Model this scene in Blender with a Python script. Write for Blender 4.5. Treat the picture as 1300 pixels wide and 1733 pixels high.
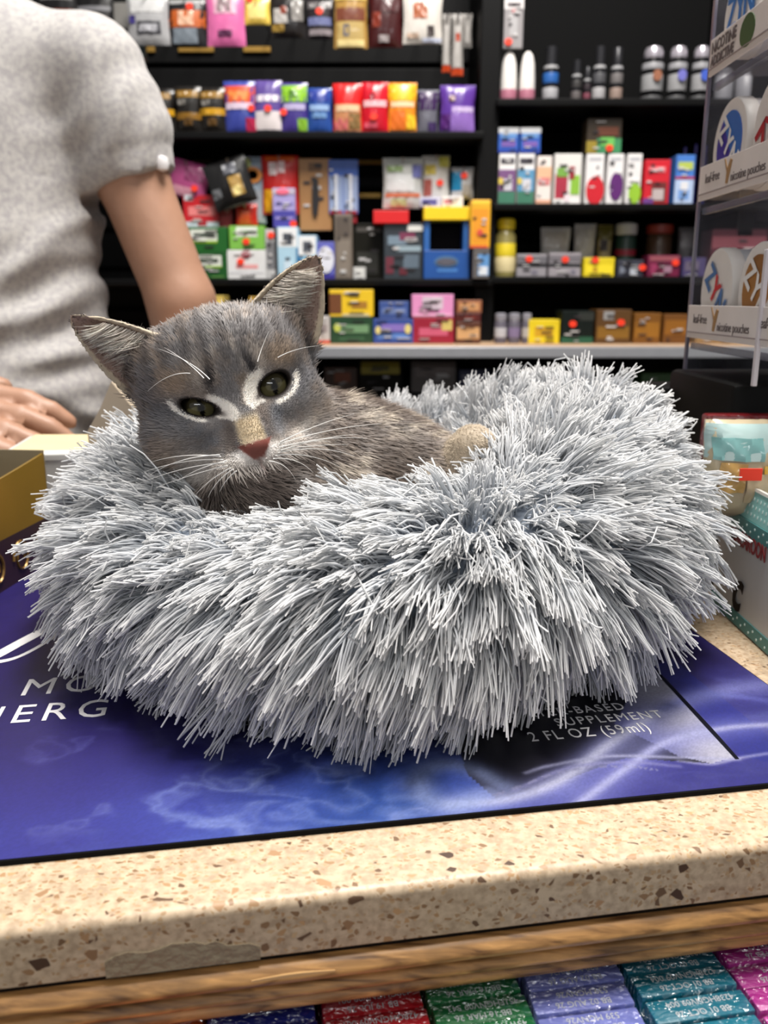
import bpy, bmesh, math, random
import numpy as np
from mathutils import Vector, Matrix

random.seed(7); rng = np.random.default_rng(7)
for _o in list(bpy.data.objects): bpy.data.objects.remove(_o)
scene = bpy.context.scene
COL = scene.collection

# ------------------------------------------------------------------ camera, world, lights, exposure
FPX = 1450.0                      # focal length in pixels of the 1300x1733 frame
PITCH = math.radians(14.0)
ZC = 0.95                         # counter top height
CAMZ = ZC + 0.18
cam_d = bpy.data.cameras.new('camera')
cam_d.sensor_fit = 'HORIZONTAL'; cam_d.sensor_width = 36.0
cam_d.lens = FPX / 1300.0 * 36.0
cam_d.clip_start = 0.01; cam_d.clip_end = 50
cam_d.dof.use_dof = True; cam_d.dof.focus_distance = 0.37; cam_d.dof.aperture_fstop = 16.0
cam = bpy.data.objects.new('camera', cam_d); COL.objects.link(cam)
cam.location = (0, 0, CAMZ); cam.rotation_euler = (math.pi/2 - PITCH, 0, 0)
scene.camera = cam

world = bpy.data.worlds.new('store_ambient'); scene.world = world
world.use_nodes = True
world.node_tree.nodes['Background'].inputs[0].default_value = (1.0, 0.985, 0.97, 1)
world.node_tree.nodes['Background'].inputs[1].default_value = 0.19

def area(name, loc, target, sx, sy, power, color=(1, 0.96, 0.9)):
    d = bpy.data.lights.new(name, 'AREA'); d.shape = 'RECTANGLE'; d.size = sx; d.size_y = sy
    d.energy = power; d.color = color
    o = bpy.data.objects.new(name, d); COL.objects.link(o)
    o.location = loc
    o.rotation_euler = (Vector(target) - Vector(loc)).to_track_quat('-Z', 'Y').to_euler()
    return o
area('ceiling_panel_light', (0.25, 0.60, 3.0), (0.1, 0.60, 0.95), 1.3, 0.5, 82, (1, 0.955, 0.90))
area('ceiling_panel_light', (0.5, 1.15, 3.0), (0.5, 1.9, 1.2), 1.6, 0.4, 5.5, (1, 0.97, 0.92))
area('ceiling_panel_light', (-0.1, -1.3, 3.0), (0, 0.6, 0.9), 2.4, 0.4, 6, (1, 0.97, 0.92))
area('added_glint_strip_light', (0.1, -2.4, 2.0), (0.1, 0.3, 0.9), 1.8, 0.12, 8, (0.95, 0.97, 1.0))  # added strip with no known source, for low glints on the gum film

vs = scene.view_settings
vs.view_transform = 'Standard'; vs.look = 'None'; vs.gamma = 1.0; vs.use_curve_mapping = False
vs.exposure = 0.17
scene.cycles.max_bounces = 16; scene.cycles.diffuse_bounces = 9; scene.cycles.transmission_bounces = 10   # light scatters many times in pale plush

# ------------------------------------------------------------------ helpers turning image pixels into world positions along camera rays
CT, ST = math.cos(PITCH), math.sin(PITCH)
def ray(x, y):
    u = (x - 650.0)/FPX; v = (y - 866.5)/FPX
    return np.array([u, CT - v*ST, -ST - v*CT])
CAMP = np.array([0, 0, CAMZ])
def onZ(x, y, z): r = ray(x, y); return CAMP + r*((z - CAMZ)/r[2])
def onY(x, y, Y): r = ray(x, y); return CAMP + r*(Y/r[1])
def PZ(x, y, d): return CAMP + ray(x, y)*d

# ------------------------------------------------------------------ materials
def lin(c):
    c = np.asarray(c, float)/255.0
    return np.where(c <= 0.04045, c/12.92, ((c + 0.055)/1.055)**2.4)
_mats = {}
def mat(rgb, rough=0.55, metal=0.0, coat=0.0, alpha=1.0, trans=0.0, bump=0.0, bscale=200.0, name=None):
    key = (tuple(rgb), rough, metal, coat, alpha, trans, bump, bscale)
    if key in _mats: return _mats[key]
    m = bpy.data.materials.new(name or 'plain'); m.use_nodes = True
    nt = m.node_tree; b = nt.nodes['Principled BSDF']
    b.inputs['Base Color'].default_value = (*lin(rgb), 1)
    b.inputs['Roughness'].default_value = rough; b.inputs['Metallic'].default_value = metal
    b.inputs['Coat Weight'].default_value = coat; b.inputs['Coat Roughness'].default_value = 0.06
    if max(rgb) < 32 and coat == 0: b.inputs['Specular IOR Level'].default_value = 0.12
    b.inputs['Alpha'].default_value = alpha; b.inputs['Transmission Weight'].default_value = trans
    # faint procedural mottling so nothing is perfectly flat
    n = nt.nodes.new('ShaderNodeTexNoise'); n.inputs['Scale'].default_value = 40; n.inputs['Detail'].default_value = 3
    tc = nt.nodes.new('ShaderNodeTexCoord'); nt.links.new(tc.outputs['Object'], n.inputs['Vector'])
    mx = nt.nodes.new('ShaderNodeMix'); mx.data_type = 'RGBA'; mx.blend_type = 'MULTIPLY'
    mr = nt.nodes.new('ShaderNodeMapRange'); mr.inputs[3].default_value = 0.9; mr.inputs[4].default_value = 1.08
    nt.links.new(n.outputs['Fac'], mr.inputs[0])
    mx.inputs[0].default_value = 1.0
    mx.inputs[6].default_value = (*lin(rgb), 1)
    nt.links.new(mr.outputs[0], mx.inputs[7]); nt.links.new(mx.outputs[2], b.inputs['Base Color'])
    if bump > 0:
        n2 = nt.nodes.new('ShaderNodeTexNoise'); n2.inputs['Scale'].default_value = bscale; n2.inputs['Detail'].default_value = 2
        nt.links.new(tc.outputs['Object'], n2.inputs['Vector'])
        bp = nt.nodes.new('ShaderNodeBump'); bp.inputs['Strength'].default_value = bump; bp.inputs['Distance'].default_value = 0.002
        nt.links.new(n2.outputs['Fac'], bp.inputs['Height']); nt.links.new(bp.outputs[0], b.inputs['Normal'])
    _mats[key] = m
    return m
def mat_vcol(name, rough=0.6, spec=0.5, coat=0.0, translucent=0.0, bump=0, bscale=300, sheen=0):
    m = bpy.data.materials.new(name); m.use_nodes = True
    nt = m.node_tree; b = nt.nodes['Principled BSDF']
    a = nt.nodes.new('ShaderNodeAttribute'); a.attribute_name = 'Col'
    nt.links.new(a.outputs['Color'], b.inputs['Base Color'])
    b.inputs['Roughness'].default_value = rough; b.inputs['Specular IOR Level'].default_value = spec
    b.inputs['Coat Weight'].default_value = coat; b.inputs['Coat Roughness'].default_value = 0.03
    if sheen: b.inputs['Sheen Weight'].default_value = sheen
    if bump:
        n2 = nt.nodes.new('ShaderNodeTexNoise'); n2.inputs['Scale'].default_value = bscale
        tc = nt.nodes.new('ShaderNodeTexCoord'); nt.links.new(tc.outputs['Object'], n2.inputs['Vector'])
        bp = nt.nodes.new('ShaderNodeBump'); bp.inputs['Strength'].default_value = bump; bp.inputs['Distance'].default_value = 0.001
        nt.links.new(n2.outputs['Fac'], bp.inputs['Height']); nt.links.new(bp.outputs[0], b.inputs['Normal'])
    if translucent:
        t = nt.nodes.new('ShaderNodeBsdfTranslucent'); nt.links.new(a.outputs['Color'], t.inputs['Color'])
        mx = nt.nodes.new('ShaderNodeMixShader'); mx.inputs[0].default_value = translucent
        out = nt.nodes['Material Output']
        nt.links.new(b.outputs[0], mx.inputs[1]); nt.links.new(t.outputs[0], mx.inputs[2]); nt.links.new(mx.outputs[0], out.inputs[0])
    return m

# ------------------------------------------------------------------ object helpers
def tag(o, label=None, cat=None, group=None, kind=None):
    if label: o['label'] = label
    if cat: o['category'] = cat
    if group: o['group'] = group
    if kind: o['kind'] = kind
    return o
def thing(name, label, cat, loc, group=None):
    o = bpy.data.objects.new(name, None); COL.objects.link(o); o.location = tuple(loc)
    o.empty_display_size = 0.02
    return tag(o, label, cat, group)
def wloc(o):
    v = Vector((0, 0, 0))
    while o is not None: v += o.location; o = o.parent
    return v
def link(name, me, m, parent=None):
    o = bpy.data.objects.new(name, me); COL.objects.link(o)
    if m is not None: me.materials.clear(); me.materials.append(m)
    if parent is not None:
        o.parent = parent
    return o
def mesh_np(name, V, F, m, parent=None, smooth=True, cols=None):
    """V (n,3) world coords, F (k,3) or (k,4) int array."""
    V = np.asarray(V, np.float32).copy(); F = np.asarray(F, np.int32)
    if parent is not None: V -= np.array(wloc(parent), np.float32)
    me = bpy.data.meshes.new(name)
    me.vertices.add(len(V)); me.vertices.foreach_set('co', V.ravel())
    k = F.shape[1]
    me.loops.add(F.size); me.loops.foreach_set('vertex_index', F.ravel())
    me.polygons.add(len(F)); me.polygons.foreach_set('loop_start', np.arange(0, F.size, k, dtype=np.int32))
    if smooth: me.polygons.foreach_set('use_smooth', np.ones(len(F), bool))
    if cols is not None:
        a = me.color_attributes.new('Col', 'FLOAT_COLOR', 'POINT')
        c4 = np.ones((len(V), 4), np.float32); c4[:, :3] = cols; a.data.foreach_set('color', c4.ravel())
    me.update(); me.validate()
    return link(name, me, m, parent)
class MB:
    """collects shapes in world coordinates -> one mesh object"""
    def __init__(s): s.v = []; s.f = []
    def add(s, V, F):
        n = len(s.v); s.v += [tuple(map(float, p)) for p in V]; s.f += [tuple(i + n for i in f) for f in F]; return s
    def box(s, lo, hi, bev=0.0, M=None):
        x0, y0, z0 = lo; x1, y1, z1 = hi
        bm = bmesh.new()
        P = [(x0,y0,z0),(x1,y0,z0),(x1,y1,z0),(x0,y1,z0),(x0,y0,z1),(x1,y0,z1),(x1,y1,z1),(x0,y1,z1)]
        vv = [bm.verts.new(p) for p in P]
        for f in ((3,2,1,0),(4,5,6,7),(0,1,5,4),(1,2,6,5),(2,3,7,6),(3,0,4,7)): bm.faces.new([vv[i] for i in f])
        if bev > 0: bmesh.ops.bevel(bm, geom=bm.edges[:], offset=bev, segments=2, affect='EDGES', profile=0.5)
        bm.verts.index_update()
        V = [v.co.copy() for v in bm.verts]; F = [[v.index for v in f.verts] for f in bm.faces]
        bm.free()
        if M is not None: V = [M @ p for p in V]
        return s.add(V, F)
    def lathe(s, prof, c=(0,0,0), seg=24, M=None):
        """prof [(r,z)...] about z axis through c"""
        V = []; F = []
        for r, z in prof:
            for i in range(seg):
                a = 2*math.pi*i/seg; V.append(Vector((r*math.cos(a), r*math.sin(a), z)))
        for j in range(len(prof)-1):
            for i in range(seg):
                k = (i+1) % seg; F.append((j*seg+i, j*seg+k, (j+1)*seg+k, (j+1)*seg+i))
        F.append(tuple(range(seg-1, -1, -1))); F.append(tuple((len(prof)-1)*seg + i for i in range(seg)))
        if M is not None: V = [M @ p for p in V]
        V = [p + Vector(c) for p in V]
        return s.add(V, F)
    def tube(s, pts, rad, seg=8):
        pts = [Vector(p) for p in pts]; n = len(pts)
        if not hasattr(rad, '__len__'): rad = [rad]*n
        V = []; F = []
        for i, p in enumerate(pts):
            d = (pts[min(i+1, n-1)] - pts[max(i-1, 0)]).normalized()
            a = d.orthogonal().normalized() if i == 0 else (a - d*a.dot(d)).normalized()
            b = d.cross(a)
            for k in range(seg):
                t = 2*math.pi*k/seg; V.append(p + (a*math.cos(t) + b*math.sin(t))*rad[i])
        for i in range(n-1):
            for k in range(seg):
                l = (k+1) % seg; F.append((i*seg+k, i*seg+l, (i+1)*seg+l, (i+1)*seg+k))
        F.append(tuple(range(seg-1, -1, -1))); F.append(tuple((n-1)*seg + k for k in range(seg)))
        return s.add(V, F)
    def prism(s, poly, off):
        """polygon (3D pts) extruded by vector off"""
        n = len(poly); off = Vector(off); V = [Vector(p) for p in poly] + [Vector(p) + off for p in poly]
        F = [tuple(range(n)), tuple(range(2*n-1, n-1, -1))] + [(i, n+i, n+(i+1) % n, (i+1) % n) for i in range(n)]
        return s.add(V, F)
    def obj(s, name, m, parent=None, smooth=False):
        o = Vector((0,0,0)) if parent is None else wloc(parent)
        me = bpy.data.meshes.new(name); me.from_pydata([tuple(Vector(p) - o) for p in s.v], [], s.f)
        bm = bmesh.new(); bm.from_mesh(me); bmesh.ops.recalc_face_normals(bm, faces=bm.faces[:]); bm.to_mesh(me); bm.free()
        if smooth:
            me.polygons.foreach_set('use_smooth', np.ones(len(me.polygons), bool))
            me.set_sharp_from_angle(angle=math.radians(40))
        return link(name, me, m, parent)

def text_mesh(name, body, size, M, m, parent, extr=0.00012, align='CENTER', space=1.0, shear=0.0, xs=1.0, bold=0.0):
    """flat lettering: M (4x4) maps text plane (x right, y up, z out) to world"""
    cu = bpy.data.curves.new('t', 'FONT'); cu.body = body; cu.size = size; cu.align_x = align; cu.align_y = 'CENTER'
    cu.space_character = space; cu.extrude = extr; cu.shear = shear; cu.resolution_u = 3; cu.offset = bold
    to = bpy.data.objects.new('t', cu); COL.objects.link(to)
    dg = bpy.context.evaluated_depsgraph_get()
    me = bpy.data.meshes.new_from_object(to.evaluated_get(dg)); me.name = name
    bpy.data.objects.remove(to); bpy.data.curves.remove(cu)
    off = Vector((0,0,0)) if parent is None else wloc(parent)
    for v in me.vertices:
        p = v.co.copy(); p.x *= xs
        v.co = (M @ p) - off
    me.update()
    return link(name, me, m, parent)
def basis(o, ex, ey, ez):
    M = Matrix.Identity(4)
    for i in range(3):
        M[i][0] = ex[i]; M[i][1] = ey[i]; M[i][2] = ez[i]; M[i][3] = o[i]
    return M

# ------------------------------------------------------------------ noise + implicit surfaces
_tab = np.random.default_rng(3).random((64, 64, 64)).astype(np.float32)
def vnoise(P):
    P = np.asarray(P, np.float32); i = np.floor(P).astype(np.int32); f = P - i; f = f*f*(3 - 2*f)
    def g(a, b, c): return _tab[(i[..., 0]+a) & 63, (i[..., 1]+b) & 63, (i[..., 2]+c) & 63]
    x, y, z = f[..., 0], f[..., 1], f[..., 2]
    return ((g(0,0,0)*(1-x)+g(1,0,0)*x)*(1-y) + (g(0,1,0)*(1-x)+g(1,1,0)*x)*y)*(1-z) + \
           ((g(0,0,1)*(1-x)+g(1,0,1)*x)*(1-y) + (g(0,1,1)*(1-x)+g(1,1,1)*x)*y)*z
def fbm(P, o=4):
    P = np.asarray(P, np.float32); s = 0; a = 0.5
    for k in range(o): s = s + a*vnoise(P + 17.3*k); P = P*2.03; a *= 0.5
    return s
def smin(a, b, k):
    h = np.clip(0.5 + 0.5*(b - a)/k, 0, 1); return b + (a - b)*h - k*h*(1 - h)
class Vol:
    def __init__(s, lo, hi, h):
        s.lo = np.array(lo, float); s.h = h
        s.n = tuple(int(math.ceil((b - a)/h)) + 1 for a, b in zip(lo, hi))
        s.f = np.full(s.n, 1.0, np.float32)
    def block(s, lo, hi):
        i0 = [max(0, int((a - o)/s.h)) for a, o in zip(lo, s.lo)]
        i1 = [min(n, int((b - o)/s.h) + 2) for b, o, n in zip(hi, s.lo, s.n)]
        sl = tuple(slice(a, b) for a, b in zip(i0, i1))
        ax = [(s.lo[d] + s.h*np.arange(i0[d], max(i1[d], i0[d]))).astype(np.float32) for d in range(3)]
        return sl, np.stack(np.meshgrid(*ax, indexing='ij'), -1)
    def op(s, fn, lo, hi, k=0.0, sub=False, mode=None):
        sl, P = s.block(lo, hi)
        if P.size == 0: return
        d = fn(P).astype(np.float32); a = s.f[sl]
        if sub: s.f[sl] = -smin(-a, d, max(k, 1e-5))
        elif mode == 'disp': s.f[sl] = a + d
        else: s.f[sl] = smin(a, d, max(k, 1e-5))
    def ell(s, c, r, k=0.01, R=None, sub=False):
        c = np.array(c, float); r = np.array(r, np.float32); m = float(max(r)) + k*1.5 + 2*s.h
        def fn(P):
            q = P - c.astype(np.float32)
            if R is not None: q = q @ np.asarray(R, np.float32)
            k0 = np.linalg.norm(q/r, axis=-1); k1 = np.linalg.norm(q/(r*r), axis=-1) + 1e-9
            return k0*(k0 - 1)/k1
        s.op(fn, c - m, c + m, k, sub)
    def cap(s, a, b, ra, rb, k=0.01):
        a = np.array(a, np.float32); b = np.array(b, np.float32); m = max(ra, rb) + k*1.5 + 2*s.h
        ba = b - a; L = float(ba @ ba) + 1e-12
        def fn(P):
            t = np.clip(((P - a) @ ba)/L, 0, 1)
            return np.linalg.norm(P - a - t[..., None]*ba, axis=-1) - (ra + (rb - ra)*t)
        s.op(fn, np.minimum(a, b) - m, np.maximum(a, b) + m, k)
    def chain(s, pts, k=0.01):
        for (p, r), (q, t) in zip(pts[:-1], pts[1:]): s.cap(p, q, r, t, k)
    def mesh(s):
        f = s.f; S = f < 0; nx, ny, nz = s.n
        cnt = np.zeros((nx-1, ny-1, nz-1), np.uint8)
        offs = [(a, b, c) for a in (0, 1) for b in (0, 1) for c in (0, 1)]
        for a, b, c in offs: cnt += S[a:nx-1+a, b:ny-1+b, c:nz-1+c]
        act = np.argwhere((cnt > 0) & (cnt < 8)); N = len(act)
        idx = np.full(cnt.shape, -1, np.int32); idx[act[:, 0], act[:, 1], act[:, 2]] = np.arange(N)
        val = np.stack([f[act[:, 0]+a, act[:, 1]+b, act[:, 2]+c] for a, b, c in offs], 1)
        O = np.array(offs, np.float32); acc = np.zeros((N, 3), np.float32); w = np.zeros(N, np.float32)
        for i in range(8):
            for j in range(i+1, 8):
                if np.abs(O[i] - O[j]).sum() == 1:
                    m = (val[:, i] < 0) != (val[:, j] < 0)
                    t = val[m, i]/(val[m, i] - val[m, j])
                    acc[m] += O[i] + t[:, None]*(O[j] - O[i]); w[m] += 1
        V = s.lo + s.h*(act + acc/w[:, None])
        F = []
        for ax in range(3):
            sl0 = [slice(1, n-1) for n in s.n]; sl1 = list(sl0); sl0[ax] = slice(0, s.n[ax]-1); sl1[ax] = slice(1, s.n[ax])
            A = S[tuple(sl0)]; B = S[tuple(sl1)]
            e = np.argwhere(A != B); base = e.copy()
            for d in range(3):
                if d != ax: base[:, d] += 1
            u, v = [(1, 2), (2, 0), (0, 1)][ax]
            def g(du, dv):
                q = base.copy(); q[:, u] -= du; q[:, v] -= dv; return idx[q[:, 0], q[:, 1], q[:, 2]]
            Q = np.stack([g(1, 1), g(0, 1), g(0, 0), g(1, 0)], 1)
            ins = A[e[:, 0], e[:, 1], e[:, 2]]
            Q[~ins] = Q[~ins][:, ::-1]; F.append(Q)
        F = np.concatenate(F); F = F[(F >= 0).all(1)]
        return V, F
def vert_normals(V, F):
    n = np.cross(V[F[:, 2]] - V[F[:, 0]], V[F[:, 3]] - V[F[:, 1]]) if F.shape[1] == 4 else np.cross(V[F[:, 1]]-V[F[:, 0]], V[F[:, 2]]-V[F[:, 0]])
    N = np.zeros_like(V)
    for j in range(F.shape[1]): np.add.at(N, F[:, j], n)
    return N/(np.linalg.norm(N, axis=1, keepdims=True) + 1e-12)
def unit(a): a = np.asarray(a, float); return a/(np.linalg.norm(a, axis=-1, keepdims=True) + 1e-12)
def strands(P0, P1, P2, rad, c0, c1, seg=4, sides=3, taper=0.35, wave=None, wph=None):
    """quadratic-bezier fibres -> V,F,C (sides=3 prism or 2 ribbon); rad (n,), colours (n,3)"""
    n = len(P0); T = np.linspace(0, 1, seg+1)
    path = np.stack([((1-t)**2)*P0 + 2*t*(1-t)*P1 + t*t*P2 for t in T], 1)
    d = unit(np.gradient(path, axis=1))
    ref = unit(np.cross(d[:, :1], unit(rng.normal(size=(n, 1, 3))) ))
    ref = np.repeat(ref, seg+1, 1); a = unit(ref - d*(ref*d).sum(-1, keepdims=True)); b = np.cross(d, a)
    if wave is not None:
        ph = wph[:, None] + T[None, :]*5.0
        path = path + (a*np.sin(ph)[..., None] + b*np.cos(ph*0.8)[..., None])*(wave[:, None]*T[None, :])[..., None]
    r = (rad[:, None]*(1 - (1-taper)*(T[None, :]**2.2)))[..., None]
    ring = []
    for k in range(sides):
        th = 2*math.pi*k/sides; ring.append(path + r*(a*math.cos(th) + b*math.sin(th)))
    V = np.stack(ring, 2).reshape(-1, 3)
    base = (np.arange(n)*(seg+1)*sides)[:, None, None]
    j = np.arange(seg)[None, :, None]*sides; k = np.arange(sides if sides > 2 else 1)[None, None, :]
    q0 = base + j + k; q1 = base + j + (k+1) % sides
    F = np.stack([q0, q1, q1 + sides, q0 + sides], -1).reshape(-1, 4)
    t = T[None, :, None, None]
    C = (c0[:, None, None, :]*(1-t) + c1[:, None, None, :]*t)
    C = np.broadcast_to(C, (n, seg+1, sides, 3)).reshape(-1, 3)
    return V, F, C
# ================================================================== THE SETTING
def struct(o): o['kind'] = 'structure'; return o
WY = 2.22          # back wall surface
struct(MB().box((-3, -1.5, -0.02), (3, 3.0, 0.0)).obj('floor', mat((96, 92, 88), 0.5, bump=0.1)))
struct(MB().box((-3, WY + 0.02, 0), (3, WY + 0.12, 3.0)).obj('wall_back', mat((26, 25, 26), 0.7)))
PSI = math.radians(9.6)
ES = np.array([math.cos(PSI), math.sin(PSI), 0]); ET = np.array([-math.sin(PSI), math.cos(PSI), 0])
CO = np.array([0, 0.2325, ZC])                       # counter front edge crosses x=0 here
def CL(s, t, z=0.0): return CO + ES*s + ET*t + np.array([0, 0, z])
def cloc(p): q = np.asarray(p, float) - CO; return float(q @ ES), float(q @ ET)
MC = basis(CO, ES, ET, (0, 0, 1))

# ---- quartz counter material: cream paste with angular brown chips
def quartz():
    m = bpy.data.materials.new('speckled_quartz'); m.use_nodes = True; nt = m.node_tree; b = nt.nodes['Principled BSDF']
    tc = nt.nodes.new('ShaderNodeTexCoord')
    N = lambda t: nt.nodes.new('ShaderNode' + t)
    nz = N('TexNoise'); nz.inputs['Scale'].default_value = 60; nz.inputs['Detail'].default_value = 2
    nt.links.new(tc.outputs['Object'], nz.inputs['Vector'])
    wv = N('VectorMath'); wv.operation = 'MULTIPLY_ADD'; wv.inputs[1].default_value = (0.006,)*3
    nt.links.new(nz.outputs['Color'], wv.inputs[0]); nt.links.new(tc.outputs['Object'], wv.inputs[2])
    base = N('TexNoise'); base.inputs['Scale'].default_value = 350; base.inputs['Detail'].default_value = 4
    nt.links.new(tc.outputs['Object'], base.inputs['Vector'])
    cr = N('ValToRGB'); cr.color_ramp.elements[0].color = (*lin((172, 150, 124)), 1); cr.color_ramp.elements[1].color = (*lin((203, 181, 153)), 1)
    cr.color_ramp.elements[0].position = 0.35; cr.color_ramp.elements[1].position = 0.62
    nt.links.new(base.outputs['Fac'], cr.inputs[0]); cur = cr.outputs[0]
    for sc, thr, gap, cols in ((560, 0.74, 0.10, ((150, 118, 86), (196, 166, 128))), (360, 0.86, 0.13, ((92, 66, 46), (188, 150, 108))), (210, 0.91, 0.14, ((70, 48, 34), (176, 138, 100)))):
        mp = N('Mapping'); mp.inputs['Scale'].default_value = (1, 1.5, 1.2); mp.inputs['Rotation'].default_value = (0.2, 0.3, sc*0.01)
        nt.links.new(wv.outputs[0], mp.inputs[0])
        v1 = N('TexVoronoi'); v1.inputs['Scale'].default_value = sc; nt.links.new(mp.outputs[0], v1.inputs['Vector'])
        v2 = N('TexVoronoi'); v2.feature = 'DISTANCE_TO_EDGE'; v2.inputs['Scale'].default_value = sc; nt.links.new(mp.outputs[0], v2.inputs['Vector'])
        sp = N('SeparateColor'); nt.links.new(v1.outputs['Color'], sp.inputs[0])
        g1 = N('Math'); g1.operation = 'GREATER_THAN'; g1.inputs[1].default_value = thr; nt.links.new(sp.outputs[0], g1.inputs[0])
        g2 = N('MapRange'); g2.inputs[1].default_value = gap; g2.inputs[2].default_value = gap + 0.04; nt.links.new(v2.outputs['Distance'], g2.inputs[0])
        mu = N('Math'); mu.operation = 'MULTIPLY'; nt.links.new(g1.outputs[0], mu.inputs[0]); nt.links.new(g2.outputs[0], mu.inputs[1])
        cc = N('ValToRGB'); cc.color_ramp.elements[0].color = (*lin(cols[0]), 1); cc.color_ramp.elements[1].color = (*lin(cols[1]), 1)
        nt.links.new(sp.outputs[1], cc.inputs[0])
        mx = N('Mix'); mx.data_type = 'RGBA'; nt.links.new(mu.outputs[0], mx.inputs[0]); nt.links.new(cur, mx.inputs[6]); nt.links.new(cc.outputs[0], mx.inputs[7])
        cur = mx.outputs[2]
    nt.links.new(cur, b.inputs['Base Color']); b.inputs['Roughness'].default_value = 0.45
    return m
QUARTZ = quartz()
CTH = 0.0205
def slab_profile():
    p = []; r = 0.0032
    for i in range(7):
        a = math.pi/2*i/6; p.append((r - r*math.sin(a), -r + r*math.cos(a)))       # top rounding: (t,z)
    p += [(0.0, -CTH + 0.001), (0.001, -CTH)]
    return p
def extrude_profile(prof, s0, s1, n=1, jit=None):
    V = []; F = []; k = len(prof)
    for j in range(n+1):
        s = s0 + (s1-s0)*j/n
        for (t, z) in prof: V.append(CL(s, t, z))
    for j in range(n):
        for i in range(k): F.append((j*k+i, j*k+(i+1) % k, (j+1)*k+(i+1) % k, (j+1)*k+i))
    F.append(tuple(range(k))); F.append(tuple(n*k+i for i in range(k-1, -1, -1)))
    return V, F
ctr = thing('sales_counter', 'cream speckled stone counter with a wooden moulding under its front edge', 'counter', (0, 0.5, 0))
prof = slab_profile() + [(0.60, -CTH), (0.60, 0.0)]
MB().add(*extrude_profile(prof, -0.9, 0.95)).obj('countertop', QUARTZ, ctr, smooth=True)
# repaired chip on the front face
ch = []
sA, _ = cloc(onY(185, 1620, 0.225)); sB, _ = cloc(onY(440, 1600, 0.235))
_r = random.Random(4)
pts = []
for i in range(15):
    u = i/14; pts.append((sA + (sB-sA)*u, -CTH + 0.0025 + (0.0065 if 0 < i < 14 else 0.004)*(0.8+0.35*_r.random())*(1 if u < 0.75 else 0.75)))
poly = [CL(sA, -0.0004, -CTH + 0.0004)] + [CL(s, -0.0004, z) for s, z in pts] + [CL(sB, -0.0004, -CTH + 0.0004)]
MB().prism(poly, ET*0.003).obj('filler_patch', mat((150, 136, 112), 0.75, bump=0.8, bscale=260), ctr)
MB().add(*extrude_profile([(0.0025, -CTH - 0.0028), (0.0025, -CTH + 0.0002), (0.02, -CTH), (0.02, -CTH - 0.0028)], -0.9, 0.95)).obj('gap_strip', mat((30, 24, 20), 0.8), ctr)
# wood moulding, three beads
def wood(dark=False):
    m = bpy.data.materials.new('worn_wood'); m.use_nodes = True; nt = m.node_tree; b = nt.nodes['Principled BSDF']
    tc = nt.nodes.new('ShaderNodeTexCoord'); mp = nt.nodes.new('ShaderNodeMapping'); mp.inputs['Scale'].default_value = (14, 160, 160)
    mp.inputs['Rotation'].default_value = (0, 0, -PSI)
    nt.links.new(tc.outputs['Object'], mp.inputs[0])
    n = nt.nodes.new('ShaderNodeTexNoise'); n.inputs['Scale'].default_value = 2.2; n.inputs['Detail'].default_value = 5; n.inputs['Distortion'].default_value = 0.6
    nt.links.new(mp.outputs[0], n.inputs['Vector'])
    cr = nt.nodes.new('ValToRGB') if False else nt.nodes.new('ShaderNodeValToRGB')
    e = cr.color_ramp.elements; e[0].position = 0.3; e[0].color = (*lin((92, 58, 28)), 1); e[1].position = 0.7; e[1].color = (*lin((216, 162, 98)), 1)
    nt.links.new(n.outputs['Fac'], cr.inputs[0])
    n2 = nt.nodes.new('ShaderNodeTexNoise'); n2.inputs['Scale'].default_value = 38; n2.inputs['Detail'].default_value = 6; nt.links.new(tc.outputs['Object'], n2.inputs['Vector'])
    mr = nt.nodes.new('ShaderNodeMapRange'); mr.inputs[1].default_value = 0.55; mr.inputs[2].default_value = 0.68; mr.inputs[4].default_value = 0.45
    nt.links.new(n2.outputs['Fac'], mr.inputs[0])
    mx = nt.nodes.new('ShaderNodeMix'); mx.data_type = 'RGBA'; mx.inputs[7].default_value = (*lin((104, 78, 50)), 1)
    nt.links.new(mr.outputs[0], mx.inputs[0]); nt.links.new(cr.outputs[0], mx.inputs[6]); nt.links.new(mx.outputs[2], b.inputs['Base Color'])
    b.inputs['Roughness'].default_value = 0.45
    bp = nt.nodes.new('ShaderNodeBump'); bp.inputs['Strength'].default_value = 0.35; bp.inputs['Distance'].default_value = 0.0006
    nt.links.new(n.outputs['Fac'], bp.inputs['Height']); nt.links.new(bp.outputs[0], b.inputs['Normal'])
    return m
WOOD = wood()
zt = -CTH - 0.0025
def bead(z0, z1, t0, bulge, n=7):
    return [(t0 - bulge*math.sin(math.pi*i/n), z0 + (z1 - z0)*i/n) for i in range(n+1)]
mp_ = bead(zt, zt - 0.0078, 0.0005, 0.0034) + [(0.0045, zt - 0.0082)] + bead(zt - 0.0086, zt - 0.0146, 0.0022, 0.0030) + [(0.0058, zt - 0.0149)] + bead(zt - 0.0152, zt - 0.0206, 0.0036, 0.0018)
mp_ += [(0.016, zt - 0.0206), (0.016, zt)]
V, F = extrude_profile(mp_, -0.9, 0.95, 60)
MB().add(V, F).obj('moulding', WOOD, ctr, smooth=True)
# splintered nick on the top bead
s0, _ = cloc(onY(425, 1650, 0.225)); s1, _ = cloc(onY(565, 1628, 0.232))
nick = []
for i in range(9):
    u = i/8; nick.append(CL(s0 + (s1-s0)*u, -0.0027, zt - 0.0032 - 0.0012*math.sin(math.pi*u)))
for i in range(8, -1, -1):
    u = i/8; nick.append(CL(s0 + (s1-s0)*u, -0.0027, zt - 0.0026 + 0.0006*math.sin(math.pi*u)))
MB().prism(nick, ET*0.0012).obj('splinter', mat((222, 178, 120), 0.6), ctr)
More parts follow.
